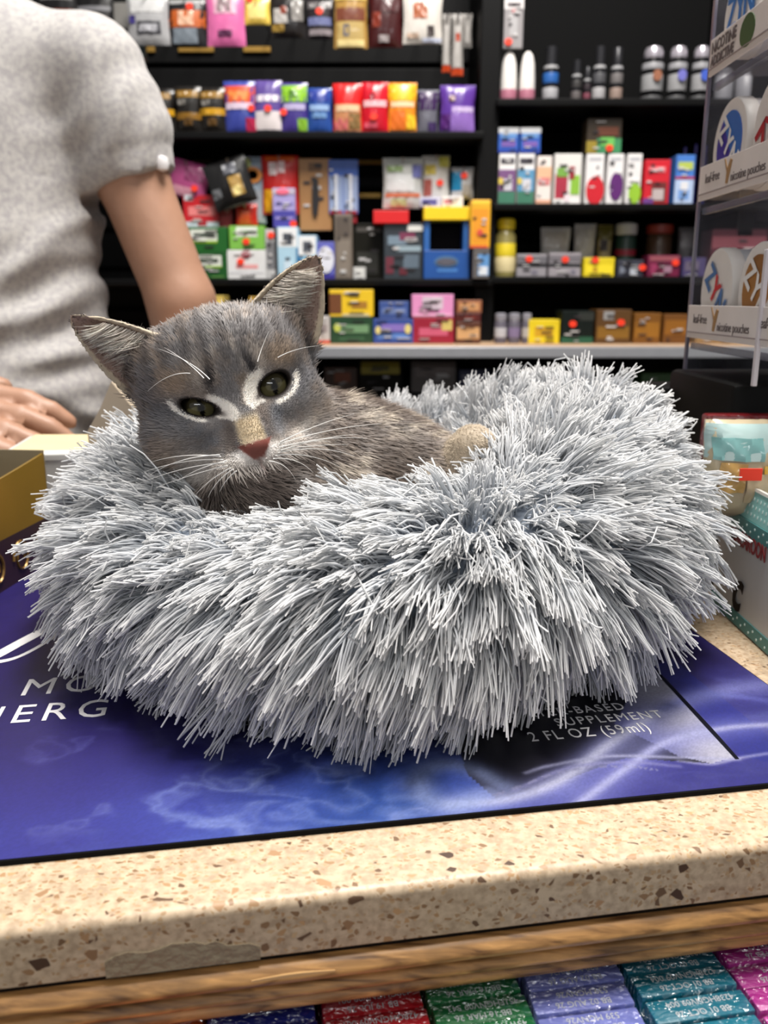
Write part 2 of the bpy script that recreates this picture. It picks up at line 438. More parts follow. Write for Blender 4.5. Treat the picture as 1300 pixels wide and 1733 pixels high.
# counter carcass below and behind the gum shelf
MB().box((-0.9, 0.12, -0.94), (0.95, 0.58, -CTH - 0.002), 0, MC).obj('cabinet_body', mat((60, 44, 32), 0.6), ctr)
MB().box((-0.9, -0.07, -0.135), (0.95, 0.12, -0.125), 0.001, MC).obj('display_shelf', mat((40, 34, 30), 0.6), ctr)
MB().box((-0.9, -0.072, -0.94), (0.95, -0.06, -0.125), 0.001, MC).obj('front_panel', mat((120, 84, 50), 0.55), ctr)

# ------------------------------------------------------------------ gum packs on the shelf
GT = -0.0505                                             # height of the pack tops below the counter
def film(rgb):
    m = bpy.data.materials.new('film_wrapped_card'); m.use_nodes = True; nt = m.node_tree; b = nt.nodes['Principled BSDF']
    b.inputs['Base Color'].default_value = (*lin(rgb), 1); b.inputs['Roughness'].default_value = 0.42
    b.inputs['Coat Weight'].default_value = 1.0; b.inputs['Coat Roughness'].default_value = 0.10; b.inputs['Coat IOR'].default_value = 2.3
    tc = nt.nodes.new('ShaderNodeTexCoord'); mp = nt.nodes.new('ShaderNodeMapping'); mp.inputs['Scale'].default_value = (170, 330, 170); mp.inputs['Rotation'].default_value = (0, 0, 0.7)
    oi = nt.nodes.new('ShaderNodeObjectInfo'); ad = nt.nodes.new('ShaderNodeVectorMath'); ad.operation = 'ADD'
    nt.links.new(tc.outputs['Object'], mp.inputs[0]); nt.links.new(mp.outputs[0], ad.inputs[0])
    sc = nt.nodes.new('ShaderNodeVectorMath'); sc.operation = 'SCALE'; sc.inputs[3].default_value = 50; sc.inputs[0].default_value = (1, 2, 3)
    nt.links.new(oi.outputs['Random'], sc.inputs[3]); nt.links.new(sc.outputs[0], ad.inputs[1])
    n = nt.nodes.new('ShaderNodeTexVoronoi'); n.inputs['Scale'].default_value = 1.0; n.inputs['Randomness'].default_value = 1.0
    nd = nt.nodes.new('ShaderNodeTexNoise'); nd.inputs['Scale'].default_value = 0.8; nt.links.new(ad.outputs[0], nd.inputs['Vector'])
    na = nt.nodes.new('ShaderNodeVectorMath'); na.operation = 'MULTIPLY_ADD'; na.inputs[1].default_value = (1.6, 1.6, 1.6); nt.links.new(nd.outputs['Color'], na.inputs[0]); nt.links.new(ad.outputs[0], na.inputs[2])
    nt.links.new(na.outputs[0], n.inputs['Vector'])
    bp = nt.nodes.new('ShaderNodeBump'); bp.inputs['Strength'].default_value = 1.0; bp.inputs['Distance'].default_value = 0.005
    nt.links.new(n.outputs['Distance'], bp.inputs['Height']); nt.links.new(bp.outputs[0], b.inputs['Coat Normal'])
    bp2 = nt.nodes.new('ShaderNodeBump'); bp2.inputs['Strength'].default_value = 0.3; bp2.inputs['Distance'].default_value = 0.0008
    nt.links.new(n.outputs['Distance'], bp2.inputs['Height']); nt.links.new(bp2.outputs[0], b.inputs['Normal'])
    return m
gum_cols = [('orange', (214, 92, 36), 225, 341), ('navy blue', (36, 46, 138), 343, 538), ('red', (176, 20, 34), 541, 722), ('green', (28, 112, 62), 722, 890),
            ('lilac blue', (120, 128, 200), 893, 1066), ('teal', (10, 110, 132), 1070, 1240), ('magenta', (176, 46, 142), 1238, 1395)]
gum_y = {0: 1718, 1: 1702, 2: 1686, 3: 1668, 4: 1650, 5: 1628, 6: 1608}
ords = ['hindmost', 'second', 'third', 'fourth', 'fifth', 'sixth', 'seventh']
gum_txt = {2: ('BB 19 JUL 26', '428GHGNV09 001'), 3: ('BB 16 MAR 26', '451FHGNV09 543'), 4: ('BB 02 AUG 26', '539 MGNV26'), 5: ('BB 01 OCT 26', '4238HGNV09 004'), 6: ('BB 15 FEB 26', '439 54617')}
LET = mat((190, 194, 198), 0.5)
for ci, (cn, rgb, xa, xb) in enumerate(gum_cols):
    fm = film(rgb)
    # column lies along ET; find its centre from the row seen near the bottom of the frame
    yy = gum_y[ci] + 40
    sa, ta = cloc(onZ(xa + 6, yy + 8, ZC + GT)); sb, tb = cloc(onZ(xb + 6, yy - 12, ZC + GT))
    w = min(sb - sa, 0.0392) - 0.0016 if ci not in (0,) else 0.036
    sc_ = (sa + sb)/2 if ci != 0 else sb - 0.0185
    for r in range(7):
        tt = 0.045 - r*0.0104 - 0.005 + (0.001 if ci % 2 else 0)
        js = rng.normal()*0.0005; jz = rng.normal()*0.0006; yaw = rng.normal()*0.015
        c = CL(sc_ + js, tt, -0.125)
        o = thing('gum_pack', f'film-wrapped {cn} gum pack standing under the moulding, {ords[r]} in its row from the counter', 'gum pack', c, 'gum packs standing in rows under the counter')
        M = basis(c, ES, ET, (0, 0, 1)) @ Matrix.Rotation(yaw, 4, 'Z')
        wp = MB().box((-w/2, -0.0047, 0), (w/2, 0.0047, 0.125 + GT + jz), 0.0007, M).obj('wrapped_pack', fm, o, smooth=True)
        if ci in gum_txt and 1 <= r < 6:
            for k, tx in enumerate(gum_txt[ci]):
                Mt = M @ Matrix.Translation((0.001*k, 0.0021 - 0.0042*(1-k), 0.125 + GT + jz + 0.00012)) @ Matrix.Rotation(math.pi, 4, 'Z')
                text_mesh('date_print', tx, 0.0034, Mt, LET, wp, extr=0.00003, xs=0.95)

# ------------------------------------------------------------------ printed counter mat
MATZ = 0.0022
ms1, _ = cloc(onZ(1190, 1080, ZC)); ms1b, _ = cloc(onZ(1300, 1175, ZC)); MS1 = (ms1 + ms1b)/2
MT0 = 0.5*(cloc(onZ(0, 1462, ZC))[1] + cloc(onZ(1300, 1336, ZC))[1])
MS0, MT1 = MS1 - 0.62, MT0 + 0.40
def MP(px, py): return np.array(cloc(onZ(px, py, ZC + MATZ)))
g = 0.0008
_sa = np.concatenate([np.arange(MS0, -0.17, 0.004), np.arange(-0.17, MS1, g), [MS1]])
_ta = np.concatenate([np.arange(MT0, MT0 + 0.115, g), np.arange(MT0 + 0.115, MT1, 0.004), [MT1]])
S_, T_ = np.meshgrid(_sa, _ta, indexing='ij')
ns, nt_ = S_.shape
Q = np.stack([S_, T_], -1)
def pl_dist(path):
    """distance to a smooth polyline given in image pixel points, plus arclength 0..1"""
    P = np.array([MP(*p) for p in path]); 
    tt = np.linspace(0, len(P)-1, 60); I = np.clip(np.floor(tt).astype(int), 0, len(P)-2); f = (tt - I)[:, None]
    Pm = np.vstack([2*P[0]-P[1], P, 2*P[-1]-P[-2]])
    a, b, c, d = Pm[I], Pm[I+1], Pm[I+2], Pm[I+3]
    C = 0.5*((2*b) + (-a+c)*f + (2*a-5*b+4*c-d)*f**2 + (-a+3*b-3*c+d)*f**3)
    best = np.full(Q.shape[:2], 9.0); U = np.zeros(Q.shape[:2])
    for i in range(len(C)-1):
        ab = C[i+1]-C[i]; L = ab@ab + 1e-12
        t = np.clip(((Q - C[i])@ab)/L, 0, 1); dd = np.linalg.norm(Q - C[i] - t[..., None]*ab, axis=-1)
        m = dd < best; best[m] = dd[m]; U[m] = ((i + t)/(len(C)-1))[m]
    return best, U
def blend(c, rgb, a): return c*(1 - a[..., None]) + np.array(rgb, float)*a[..., None]
def sst(x, a, b): t = np.clip((x - a)/(b - a), 0, 1); return t*t*(3 - 2*t)
c = np.zeros(S_.shape + (3,)) + np.array([40., 30, 104])
tf = T_ - MT0
c = blend(c, (66, 74, 176), 1 - sst(tf, 0.005, 0.085))
c = blend(c, (30, 74, 158), np.exp(-((S_ - MP(640, 1310)[0])/0.05)**2)*(1 - sst(tf, 0.0, 0.11))*0.8)
P3 = np.stack([S_*18, T_*26, np.zeros_like(S_)], -1)
w1 = fbm(P3, 4); w2 = fbm(P3 + 31.7, 4)
rid = 1 - np.abs(2*fbm(np.stack([S_*6 + T_*5 + 3.2*w1, T_*15 - S_*3 + 3.2*w2, w1*0 + 4.2], -1), 4) - 0.95)*5.5
rid = np.clip(rid, 0, 1)**2
soft = sst(fbm(np.stack([S_*6 + T_*4 + 2*w2, T_*13 - S_*3 + 2*w1, w1*0 + 9.1], -1), 4), 0.38, 0.62)
fr = 1 - sst(tf, 0.03, 0.12)
c = blend(c, (84, 104, 200), soft*0.55*fr)
rid2 = np.clip(1 - np.abs(2*fbm(np.stack([S_*9 - T_*6 + 2.5*w2, T_*20 + S_*4 + 2.5*w1, w1*0 + 14.2], -1), 4) - 0.95)*6, 0, 1)**2
c = blend(c, (140, 158, 226), rid*0.6*fr)
c = blend(c, (150, 166, 230), rid2*0.4*fr)
c = blend(c, (50, 40, 128), sst(fbm(np.stack([S_*7 + 4, T_*12, w1*0 + 2.2], -1), 3), 0.42, 0.6)*0.5*fr)
c = blend(c, (36, 26, 96), (1-soft)*0.35*(1-fr))
# printed bottle: dark body with a pale metallic side
def inpoly(poly):
    P = np.array([MP(*p) for p in poly]); inside = np.zeros(S_.shape, bool); n = len(P)
    for i in range(n):
        (x1, y1), (x2, y2) = P[i], P[(i+1) % n]
        cnd = ((y1 > T_) != (y2 > T_)) & (S_ < (x2 - x1)*(T_ - y1)/(y2 - y1 + 1e-12) + x1); inside ^= cnd
    return inside
rb = sst(S_, MP(790, 1340)[0], MP(900, 1340)[0])
c = blend(c, (38, 34, 120), rb*0.55*fr)
bot = inpoly([(860, 1000), (1000, 1010), (1107, 1132), (1245, 1282), (1203, 1292), (1060, 1283), (1010, 1300), (930, 1330), (840, 1352), (790, 1310), (770, 1240)])
c[bot] = (13, 11, 26)
rgt = inpoly([(1109, 1128), (1135, 1112), (1420, 1340), (1300, 1290), (1252, 1280)])
c[rgt] = (40, 44, 142)
gm = inpoly([(1107, 1132), (1245, 1282), (1203, 1292), (1150, 1280), (1040, 1225), (1075, 1160), (1060, 1120)])
u = sst(S_, MP(1040, 1240)[0], MP(1235, 1285)[0])
gcol = np.array([60., 62, 120])*(1-u[..., None]) + np.array([196., 194, 214])*u[..., None]
c[gm] = gcol[gm]
for path, wd, col, al in (
        ([(1330, 1225), (1230, 1232), (1130, 1255), (1060, 1300), (990, 1352), (960, 1372)], 0.0022, (236, 236, 250), 0.95),
        ([(1330, 1225), (1230, 1232), (1130, 1255), (1060, 1300), (990, 1352), (960, 1372)], 0.009, (140, 144, 215), 0.6),
        ([(1320, 1155), (1210, 1172), (1110, 1205), (1030, 1260), (950, 1320), (860, 1352), (760, 1362)], 0.0085, (150, 154, 220), 0.75),
        ([(1110, 1205), (1030, 1260), (950, 1320), (860, 1352), (760, 1362)], 0.0030, (216, 218, 244), 0.75),
        ([(850, 1330), (800, 1300), (750, 1292), (712, 1310), (722, 1350), (770, 1362), (830, 1340)], 0.006, (160, 178, 232), 0.75),
        ([(1250, 1285), (1150, 1282), (1030, 1280), (930, 1296), (890, 1308)], 0.0012, (180, 182, 220), 0.8),
        ([(1150, 1297), (1060, 1290), (960, 1300), (870, 1338)], 0.0012, (150, 150, 205), 0.7),
        ([(1300, 1275), (1245, 1284), (1203, 1293), (1150, 1288)], 0.0012, (190, 190, 225), 0.7),
        ([(1320, 1190), (1260, 1180), (1190, 1175), (1120, 1200)], 0.0030, (120, 128, 214), 0.5)):
    d, U = pl_dist(path); a = np.exp(-(d/wd)**2)*al*(0.7 + 0.3*np.sin(np.pi*np.clip(U*0.9+0.05, 0, 1)))
    c = blend(c, col, a)
d, U = pl_dist([(840, 1345), (960, 1304), (1060, 1297), (1110, 1303)]); c = blend(c, (150, 150, 190), ((d < 0.0008) & ((U*14) % 1 < 0.55)).astype(float)*0.6)
c *= (0.72 + 0.09*rng.random(S_.shape))[..., None]
matt = thing('counter_mat', 'blue and purple printed counter mat with white lettering under the cat bed', 'mat', CL((MS0+MS1)/2, (MT0+MT1)/2, 0))
V = CO + S_.reshape(-1, 1)*ES + T_.reshape(-1, 1)*ET + np.array([0, 0, MATZ])
ii = (np.arange(ns-1)[:, None]*nt_ + np.arange(nt_-1)[None, :])
F = np.stack([ii, ii+nt_, ii+nt_+1, ii+1], -1).reshape(-1, 4)
PSURF = mesh_np('printed_surface', V, F, mat_vcol('mat_print', 0.38, 0.5), matt, True, lin(np.clip(c, 0, 255)).reshape(-1, 3))
MB().box((MS0 - 0.0006, MT0 - 0.0006, 0.0), (MS1 + 0.0006, MT1 + 0.0006, MATZ - 0.0002), 0, MC).obj('rubber_backing', mat((14, 14, 16), 0.8), matt)
WHITE = mat((232, 230, 232), 0.5)
def mat_text(body, px, py, size, xs=1.0, space=1.15, m=WHITE, align='CENTER', rot=0.0, bold=0.0):
    s, t = MP(px, py)
    M = basis(CL(s, t, MATZ + 0.0002), ES, ET, (0, 0, 1)) @ Matrix.Rotation(rot, 4, 'Z')
    return text_mesh('lettering', body, size, M, m, PSURF, 0.00006, align, space, 0.0, xs, bold)
def msize(px, y0, y1): return abs(MP(px, y0)[1] - MP(px, y1)[1])/0.70
RZ = math.radians(4.5)
mat_text('MO', 36, 1166, msize(70, 1150, 1177), 0.80, 1.3, align='LEFT')
mat_text('ENERG', 186, 1199, msize(120, 1188, 1217), 0.80, 1.3, align='RIGHT')
mat_text('WATER-BASED', 1056, 1196, msize(1020, 1189, 1201), 0.76, 1.2, align='RIGHT')
mat_text('SUPPLEMENT', 1120, 1209, msize(1080, 1203, 1216), 0.76, 1.2, align='RIGHT')
mat_text('2 FL OZ (59ml)', 998, 1240, msize(1000, 1231, 1247), 0.66, 1.15)
# brush-script stroke of the big logo word, two loops of a letter
def mat_stroke(pts, w):
    P = [MP(*p) for p in pts]; n = 40
    P = np.array(P); tt = np.linspace(0, len(P)-1, n); I = np.clip(tt.astype(int), 0, len(P)-2); f = (tt - I)[:, None]
    Pm = np.vstack([2*P[0]-P[1], P, 2*P[-1]-P[-2]]); a, b, c_, d = Pm[I], Pm[I+1], Pm[I+2], Pm[I+3]
    C = 0.5*((2*b) + (-a+c_)*f + (2*a-5*b+4*c_-d)*f**2 + (-a+3*b-3*c_+d)*f**3)
    D = unit(np.gradient(C, axis=0)); Nn = np.stack([-D[:, 1], D[:, 0]], 1)
    ww = np.interp(np.linspace(0, 1, n), np.linspace(0, 1, len(w)), w)[:, None]
    A = C + Nn*ww; B = C - Nn*ww
    V = [CL(*p, MATZ + 0.00022) for p in A] + [CL(*p, MATZ + 0.00022) for p in B]
    Fq = [(i, i+1, n+i+1, n+i) for i in range(n-1)]
    return V, Fq
MB().add(*mat_stroke([(1106, 1131), (1150, 1178), (1200, 1232), (1248, 1285)], [0.0007, 0.0010, 0.0011, 0.0008])).obj('printed_line', mat((10, 10, 22), 0.4), PSURF)
MB().add(*mat_stroke([(-60, 1135), (-10, 1112), (40, 1085), (85, 1062), (120, 1050), (95, 1075), (60, 1098), (20, 1116), (-20, 1121), (-50, 1112), (-40, 1085)],
                     [0.0035, 0.0035, 0.0036, 0.0034, 0.002, 0.0012, 0.0013, 0.0022, 0.003, 0.003])).obj('script_stroke', WHITE, PSURF)
# ================================================================== CAT BED
rng = np.random.default_rng(21)
BX, BY = -0.0075, 0.484
BR, BA = 0.115, 0.053                                    # ring radius, tube half width
_ph = np.radians([0, 20, 60, 90, 135, 180, 210, 228, 247, 268, 285, 305, 330])
_tt = np.array([.118, .121, .098, .083, .088, .098, .082, .074, .080, .081, .083, .087, .104])
def Tphi(phi):
    p = np.mod(phi, 2*np.pi); X = np.concatenate([_ph - 2*np.pi, _ph, _ph + 2*np.pi]); Yv = np.tile(_tt, 3)
    s = 0
    for d in (-0.2, -0.1, 0, 0.1, 0.2): s = s + np.interp(p + d, X, Yv)
    return s/5
BZ = ZC + MATZ + 0.001
def bed_pt(phi, psi):
    T = Tphi(phi)
    lump = 1 + 0.05*np.sin(3*phi + 1) + 0.04*np.sin(7*phi)
    a = BA*lump*(1 + 0.10*np.cos(phi - 0.2))
    rr = BR + a*np.cos(psi) - 0.003*np.maximum(0, -np.sin(psi))*(np.cos(psi) > 0) + 0.004*np.sin(psi)
    rr = rr - 0.016*np.exp(-((np.mod(phi, 2*np.pi) - 5.55)/0.55)**2)*np.maximum(0, -np.sin(psi) + 0.15)*(np.cos(psi) > -0.2)
    z = BZ + 0.5*T*(1 + np.sin(psi))
    return np.stack([BX + rr*np.cos(phi), BY + rr*np.sin(phi), z], -1)
bed = thing('cat_bed', 'round pale grey shaggy plush cat bed with a deep rim', 'cat bed', (BX, BY, ZC + MATZ))
nph, nps = 120, 36
PH, PS = np.meshgrid(np.linspace(0, 2*np.pi, nph, endpoint=False), np.linspace(0, 2*np.pi, nps, endpoint=False), indexing='ij')
V = bed_pt(PH, PS).reshape(-1, 3)
I = np.arange(nph)[:, None]; J = np.arange(nps)[None, :]
F = np.stack([I*nps + J, ((I+1) % nph)*nps + J, ((I+1) % nph)*nps + (J+1) % nps, I*nps + (J+1) % nps], -1).reshape(-1, 4)
mesh_np('rim_core', V, F, mat((138, 148, 162), 0.9), bed)
MB().lathe([(0.001, 0.0), (0.10, 0.0), (0.11, 0.012), (0.09, 0.026), (0.001, 0.03)], (BX, BY, BZ), 48).obj('cushion', mat((150, 158, 170), 0.9), bed, smooth=True)

def bed_frame(phi, psi):
    e = 1e-3
    p = bed_pt(phi, psi); a = (bed_pt(phi + e, psi) - p); b = (bed_pt(phi, psi + e) - p)
    n = unit(np.cross(a, b)); return p, n
NCL = 7000
phi = rng.random(NCL*2)*2*np.pi; psi = rng.random(NCL*2)*2*np.pi
# more clumps where the bed is seen (front, top), fewer on the hidden far side and the underside
front = 0.5 - 0.5*np.sin(phi)
vis = np.where(np.sin(psi) > -0.93, 1.0, 0.15)*np.where(np.cos(psi) < -0.5, 0.6, 1.0)*(0.42 + 0.58*front)
vis = np.where((np.sin(phi) > 0.3) & (np.cos(psi) > 0.3) & (np.sin(psi) < 0.2), 0.2, vis)
keep = rng.random(NCL*2) < vis
phi, psi, front = phi[keep][:NCL], psi[keep][:NCL], front[keep][:NCL]
root, nrm = bed_frame(phi, psi); nc = len(root)
er = np.stack([np.cos(phi), np.sin(phi), 0*phi], -1)
# lay of the pile: combed away from a parting at the front right of the rim, then down
PART = PZ(840, 850, 0.385)
away = root - PART; away = away - nrm*(away*nrm).sum(-1, keepdims=True)
dist = np.linalg.norm(away, axis=-1, keepdims=True)
away = unit(away)*np.clip(dist/0.03, 0.0, 1)
down = np.array([0, 0, -1.0]) - nrm*(-nrm[:, 2:3])
fw = np.clip(front*1.5 - 0.35, 0, 1)[:, None]
swirl = np.stack([fbm(root*28 + 3, 2)-0.37, fbm(root*28 + 13, 2)-0.37, fbm(root*28 + 23, 2)-0.37], -1)*2.6
lowf = np.clip((ZC + 0.075 - root[:, 2])/0.06, 0, 1)[:, None]
flow = (away*0.95*(1 - 0.45*lowf) + down*(0.35 + 0.55*lowf))*fw + (er*0.3 + np.array([0, 0, 0.25]))*(1 - fw) + swirl*0.55
flow = flow - nrm*(flow*nrm).sum(-1, keepdims=True)*0.8
NF = 10
def rep(a): return np.repeat(a, NF, 0)
L = rep(0.034*(0.82 + 0.3*rng.random(nc)))*(0.92 + 0.12*rng.random(nc*NF))
# pile is pressed flatter under the cat's chin
chin = PZ(430, 835, 0.37); ck = np.exp(-(np.linalg.norm((root - chin)*np.array([0.75, 1, 1]), axis=-1)/0.034)**2)
ck = np.clip(ck + np.exp(-(np.linalg.norm(root - PZ(330, 835, 0.38), axis=-1)/0.030)**2), 0, 1)
L *= rep(1 - 0.58*ck)
cj = unit(rng.normal(size=(nc, 3)))*0.30
n6, f6 = rep(nrm), rep(flow + cj)
off = rng.normal(size=(nc*NF, 3))*0.0022; off -= n6*(off*n6).sum(-1, keepdims=True)
P0 = rep(root) + off - n6*0.002
jit = rng.normal(size=(nc*NF, 3))*0.05
ln = L[:, None]; lift = rep(np.clip(0.46 - 0.2*ck + 0.11*rng.normal(size=nc), 0.15, 0.75))[:, None]
P1 = P0 + ln*(n6*0.48*lift/0.55 + f6*0.22 + jit*0.3)
P2 = P0 + ln*(n6*lift + f6*0.70 + jit) - off*0.72
P2[:, 2] -= 0.10*L*rep(fw)[:, 0]
# curly strays
near = np.exp(-(np.linalg.norm(root - PART, axis=-1)/0.05)**2)
cu = rng.random(nc*NF) < 0.02 + 0.14*rep(near)
P2[cu] = P0[cu] + (P2[cu] - P0[cu])*0.75 + rng.normal(size=(cu.sum(), 3))*0.006
P1[cu] += rng.normal(size=(cu.sum(), 3))*0.009
for A in (P0, P1, P2): A[:, 2] = np.maximum(A[:, 2], ZC + MATZ + 0.0012 + 0.0*A[:, 2])
rad = 0.00051*(0.7 + 0.6*rng.random(nc*NF))
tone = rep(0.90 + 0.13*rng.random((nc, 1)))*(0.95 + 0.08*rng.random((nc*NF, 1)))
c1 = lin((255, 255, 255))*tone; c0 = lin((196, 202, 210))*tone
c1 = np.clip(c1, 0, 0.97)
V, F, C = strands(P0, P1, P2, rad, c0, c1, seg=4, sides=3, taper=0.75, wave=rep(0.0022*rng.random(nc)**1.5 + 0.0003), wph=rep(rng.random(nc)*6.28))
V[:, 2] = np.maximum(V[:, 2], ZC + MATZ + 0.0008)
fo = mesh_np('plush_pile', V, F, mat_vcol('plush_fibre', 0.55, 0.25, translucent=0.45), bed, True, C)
tag(fo, 'long pale grey plush pile with white tips', kind='stuff')
# ================================================================== CAT
rng = np.random.default_rng(5)
HD = 0.413; PXM = HD/FPX                                  # head distance, metres per face unit
HC = PZ(397, 667, HD)                                     # point between the eyes
ey = unit(CAMP - HC); ex = unit(np.cross(np.array([0, 0, 1.0]), ey))
ex = unit(np.cross(ey*-1, np.array([0, 0, 1.0]))); ez = np.cross(ex, ey); ez = ez if ez[2] > 0 else -ez
def rotv(v, ax, a): return v*math.cos(a) + np.cross(ax, v)*math.sin(a) + ax*(ax@v)*(1 - math.cos(a))
_roll = math.radians(15)
ex, ez = rotv(ex, ey, -_roll), rotv(ez, ey, -_roll)
if (ex[2] < 0): ex, ez = rotv(ex, ey, 2*_roll), rotv(ez, ey, 2*_roll)
_yaw, _pit = math.radians(5.0), math.radians(2.0)
# turn the face slightly to the picture's right
ex2, ey2 = ex*math.cos(_yaw) - ey*math.sin(_yaw), ey*math.cos(_yaw) + ex*math.sin(_yaw); ex, ey = ex2, ey2
RH = np.stack([ex, ey, ez], 1)                            # columns: head axes
def HW(p): return HC + (np.asarray(p, float)*PXM) @ RH.T   # head units -> world
def HL(P): return ((np.asarray(P) - HC) @ RH)/PXM          # world -> head units
vol = Vol((-0.165, 0.315, ZC + 0.008), (0.085, 0.60, ZC + 0.215), 0.0012)
def hell(c, r, k=14, sub=False, R=None):
    Rm = RH if R is None else RH @ R
    vol.ell(HW(c), np.array(r, float)*PXM, k*PXM, Rm, sub)
def hcap(a, b, ra, rb, k=14): vol.cap(HW(a), HW(b), ra*PXM, rb*PXM, k*PXM)
hell((-4, -78, 46), (150, 138, 106), 6)                    # skull
for sx in (-1, 1):
    hell((sx*90 - 5, -48, -40), (72 if sx < 0 else 66, 82, 68), 40)              # cheeks
    hell((sx*62, -2, 34), (46, 40, 24), 30)                # brow
    hell((sx*55, 2, -42), (46, 44, 30), 30)                # under-eye
hell((0, -42, -88), (104, 80, 54), 40)                     # jaw
hell((0, 22, -94), (56, 54, 46), 26)                       # muzzle
hcap((0, 14, 18), (0, 62, -72), 34, 23, 30)                # nose bridge
for sx in (-1, 1): hell((sx*33, 46, -114), (42, 36, 27), 12)
hell((-1, 40, -141), (38, 29, 17), 10)                     # chin
hell((0, 80, -88), (21, 13, 13), 8)                        # nose
hell((0, 86, -122), (3, 12, 18), 6, sub=True)
for sx in (-1, 1): hcap_pts = [(0, 74, -130), (sx*18, 72, -133), (sx*36, 60, -129), (sx*52, 44, -121)]; [vol.op((lambda P, a=HW(p0).astype(np.float32), b=HW(p1).astype(np.float32): np.linalg.norm(P - a - np.clip(((P - a)@(b - a))/((b - a)@(b - a)), 0, 1)[..., None]*(b - a), axis=-1) - 4.5*PXM), np.minimum(HW(p0), HW(p1)) - 0.006, np.maximum(HW(p0), HW(p1)) + 0.006, 4*PXM, sub=True) for p0, p1 in zip(hcap_pts[:-1], hcap_pts[1:])]              # split below the nose
# ears: curved leaves
EARS = []
def ear(base, tip, w0, depth, fwd, th=5.5):
    base = np.array(base, float); tip = np.array(tip, float); a = tip - base; Lr = np.linalg.norm(a); a = a/Lr
    f = np.array(fwd, float); c = unit(f - a*(a@f)); b = np.cross(a, c)
    EARS.append((base, a, b, c, Lr, w0, depth))
    def fn(P):
        q = HL(P) - base.astype(np.float32)
        t = (q@a)/Lr; bb = q@b; cc = q@c
        tt = np.clip(t, -0.35, 1); w = w0*np.clip(1 - np.clip(tt, 0, 1)**1.6, 0.0, 1)**0.8 + 2.5
        w = w*(1 + 0.25*np.clip(-tt, 0, 1))
        c0 = -depth*(1 - np.clip(bb/w, -1, 1)**2)*np.clip(1.0 - 0.75*tt, 0.1, 1)
        d = np.maximum(np.abs(cc - c0) - th*(1 - 0.35*np.clip(tt, 0, 1)), np.abs(bb) - w)
        d = np.maximum(d, np.maximum((t - 0.995)*Lr, (-0.3 - t)*Lr))
        return d*0.75*PXM
    ctr_ = HW(base + a*Lr*0.35); m = (Lr*0.75 + w0)*PXM
    vol.op(fn, ctr_ - m, ctr_ + m, 9*PXM)
ear((-118, -62, 76), (-218, -50, 195), 62, 34, (-0.45, 1, -0.25))
ear((118, -66, 82), (219, -52, 191), 72, 38, (0.35, 1, -0.1))
for sx in (-1, 1): hell((sx*100, -72, 92), (52, 44, 40), 26)
# eyes
EYE = {-1: dict(c=(-65, -3), hl=29, hh=14.5, ang=math.radians(-30)), 1: dict(c=(65.5, -2), hl=27, hh=19.5, ang=math.radians(16))}
def eye_metric(x, z, s):
    e = EYE[s]; dx = x - e['c'][0]; dz = z - e['c'][1]; ca, sa = math.cos(e['ang']), math.sin(e['ang'])
    u = dx*ca + dz*sa; v = -dx*sa + dz*ca
    cut = np.where(v > 0, 1.3 if s < 0 else 1.12, 1.0)                       # heavier upper lid
    return np.sqrt((u/e['hl'])**2 + (v*cut/e['hh'])**2), u/e['hl'], v/e['hh']
EYEY = {-1: 3.0, 1: 3.0}
ERAD = 33
for s in (-1, 1):
    def fn(P, s=s):
        q = HL(P); m, _, _ = eye_metric(q[..., 0], q[..., 2], s)
        d = (m - 1)*EYE[s]['hh']
        return np.maximum(d, (2 - q[..., 1]))*PXM
    cw = HW((EYE[s]['c'][0], 40, EYE[s]['c'][1])); vol.op(fn, cw - 60*PXM, cw + 60*PXM, 5*PXM, sub=True)
# body lying in the bed
neck = HW((6, -150, -55))
b1 = PZ(585, 792, 0.478); b2 = PZ(650, 820, 0.486); b3 = PZ(706, 868, 0.490); b4 = PZ(735, 905, 0.490)
vol.chain([(neck, 0.032), (b1, 0.034), (b2, 0.036), (b3, 0.039), (b4, 0.036)], 0.02)
vol.chain([(PZ(470, 800, 0.435), 0.028), (PZ(540, 850, 0.445), 0.03)], 0.02)       # chest
vol.chain([(PZ(350, 850, 0.44), 0.022), (PZ(440, 860, 0.415), 0.020), (PZ(480, 850, 0.405), 0.014)], 0.012)   # folded forelegs
vol.chain([(b3, 0.028), (PZ(770, 850, 0.472), 0.016), (PZ(797, 785, 0.458), 0.0098), (PZ(802, 754, 0.455), 0.0112)], 0.012)  # hind leg and paw
CV, CF = vol.mesh()
CN = vert_normals(CV, CF)
PAW = PZ(800, 762, 0.456)

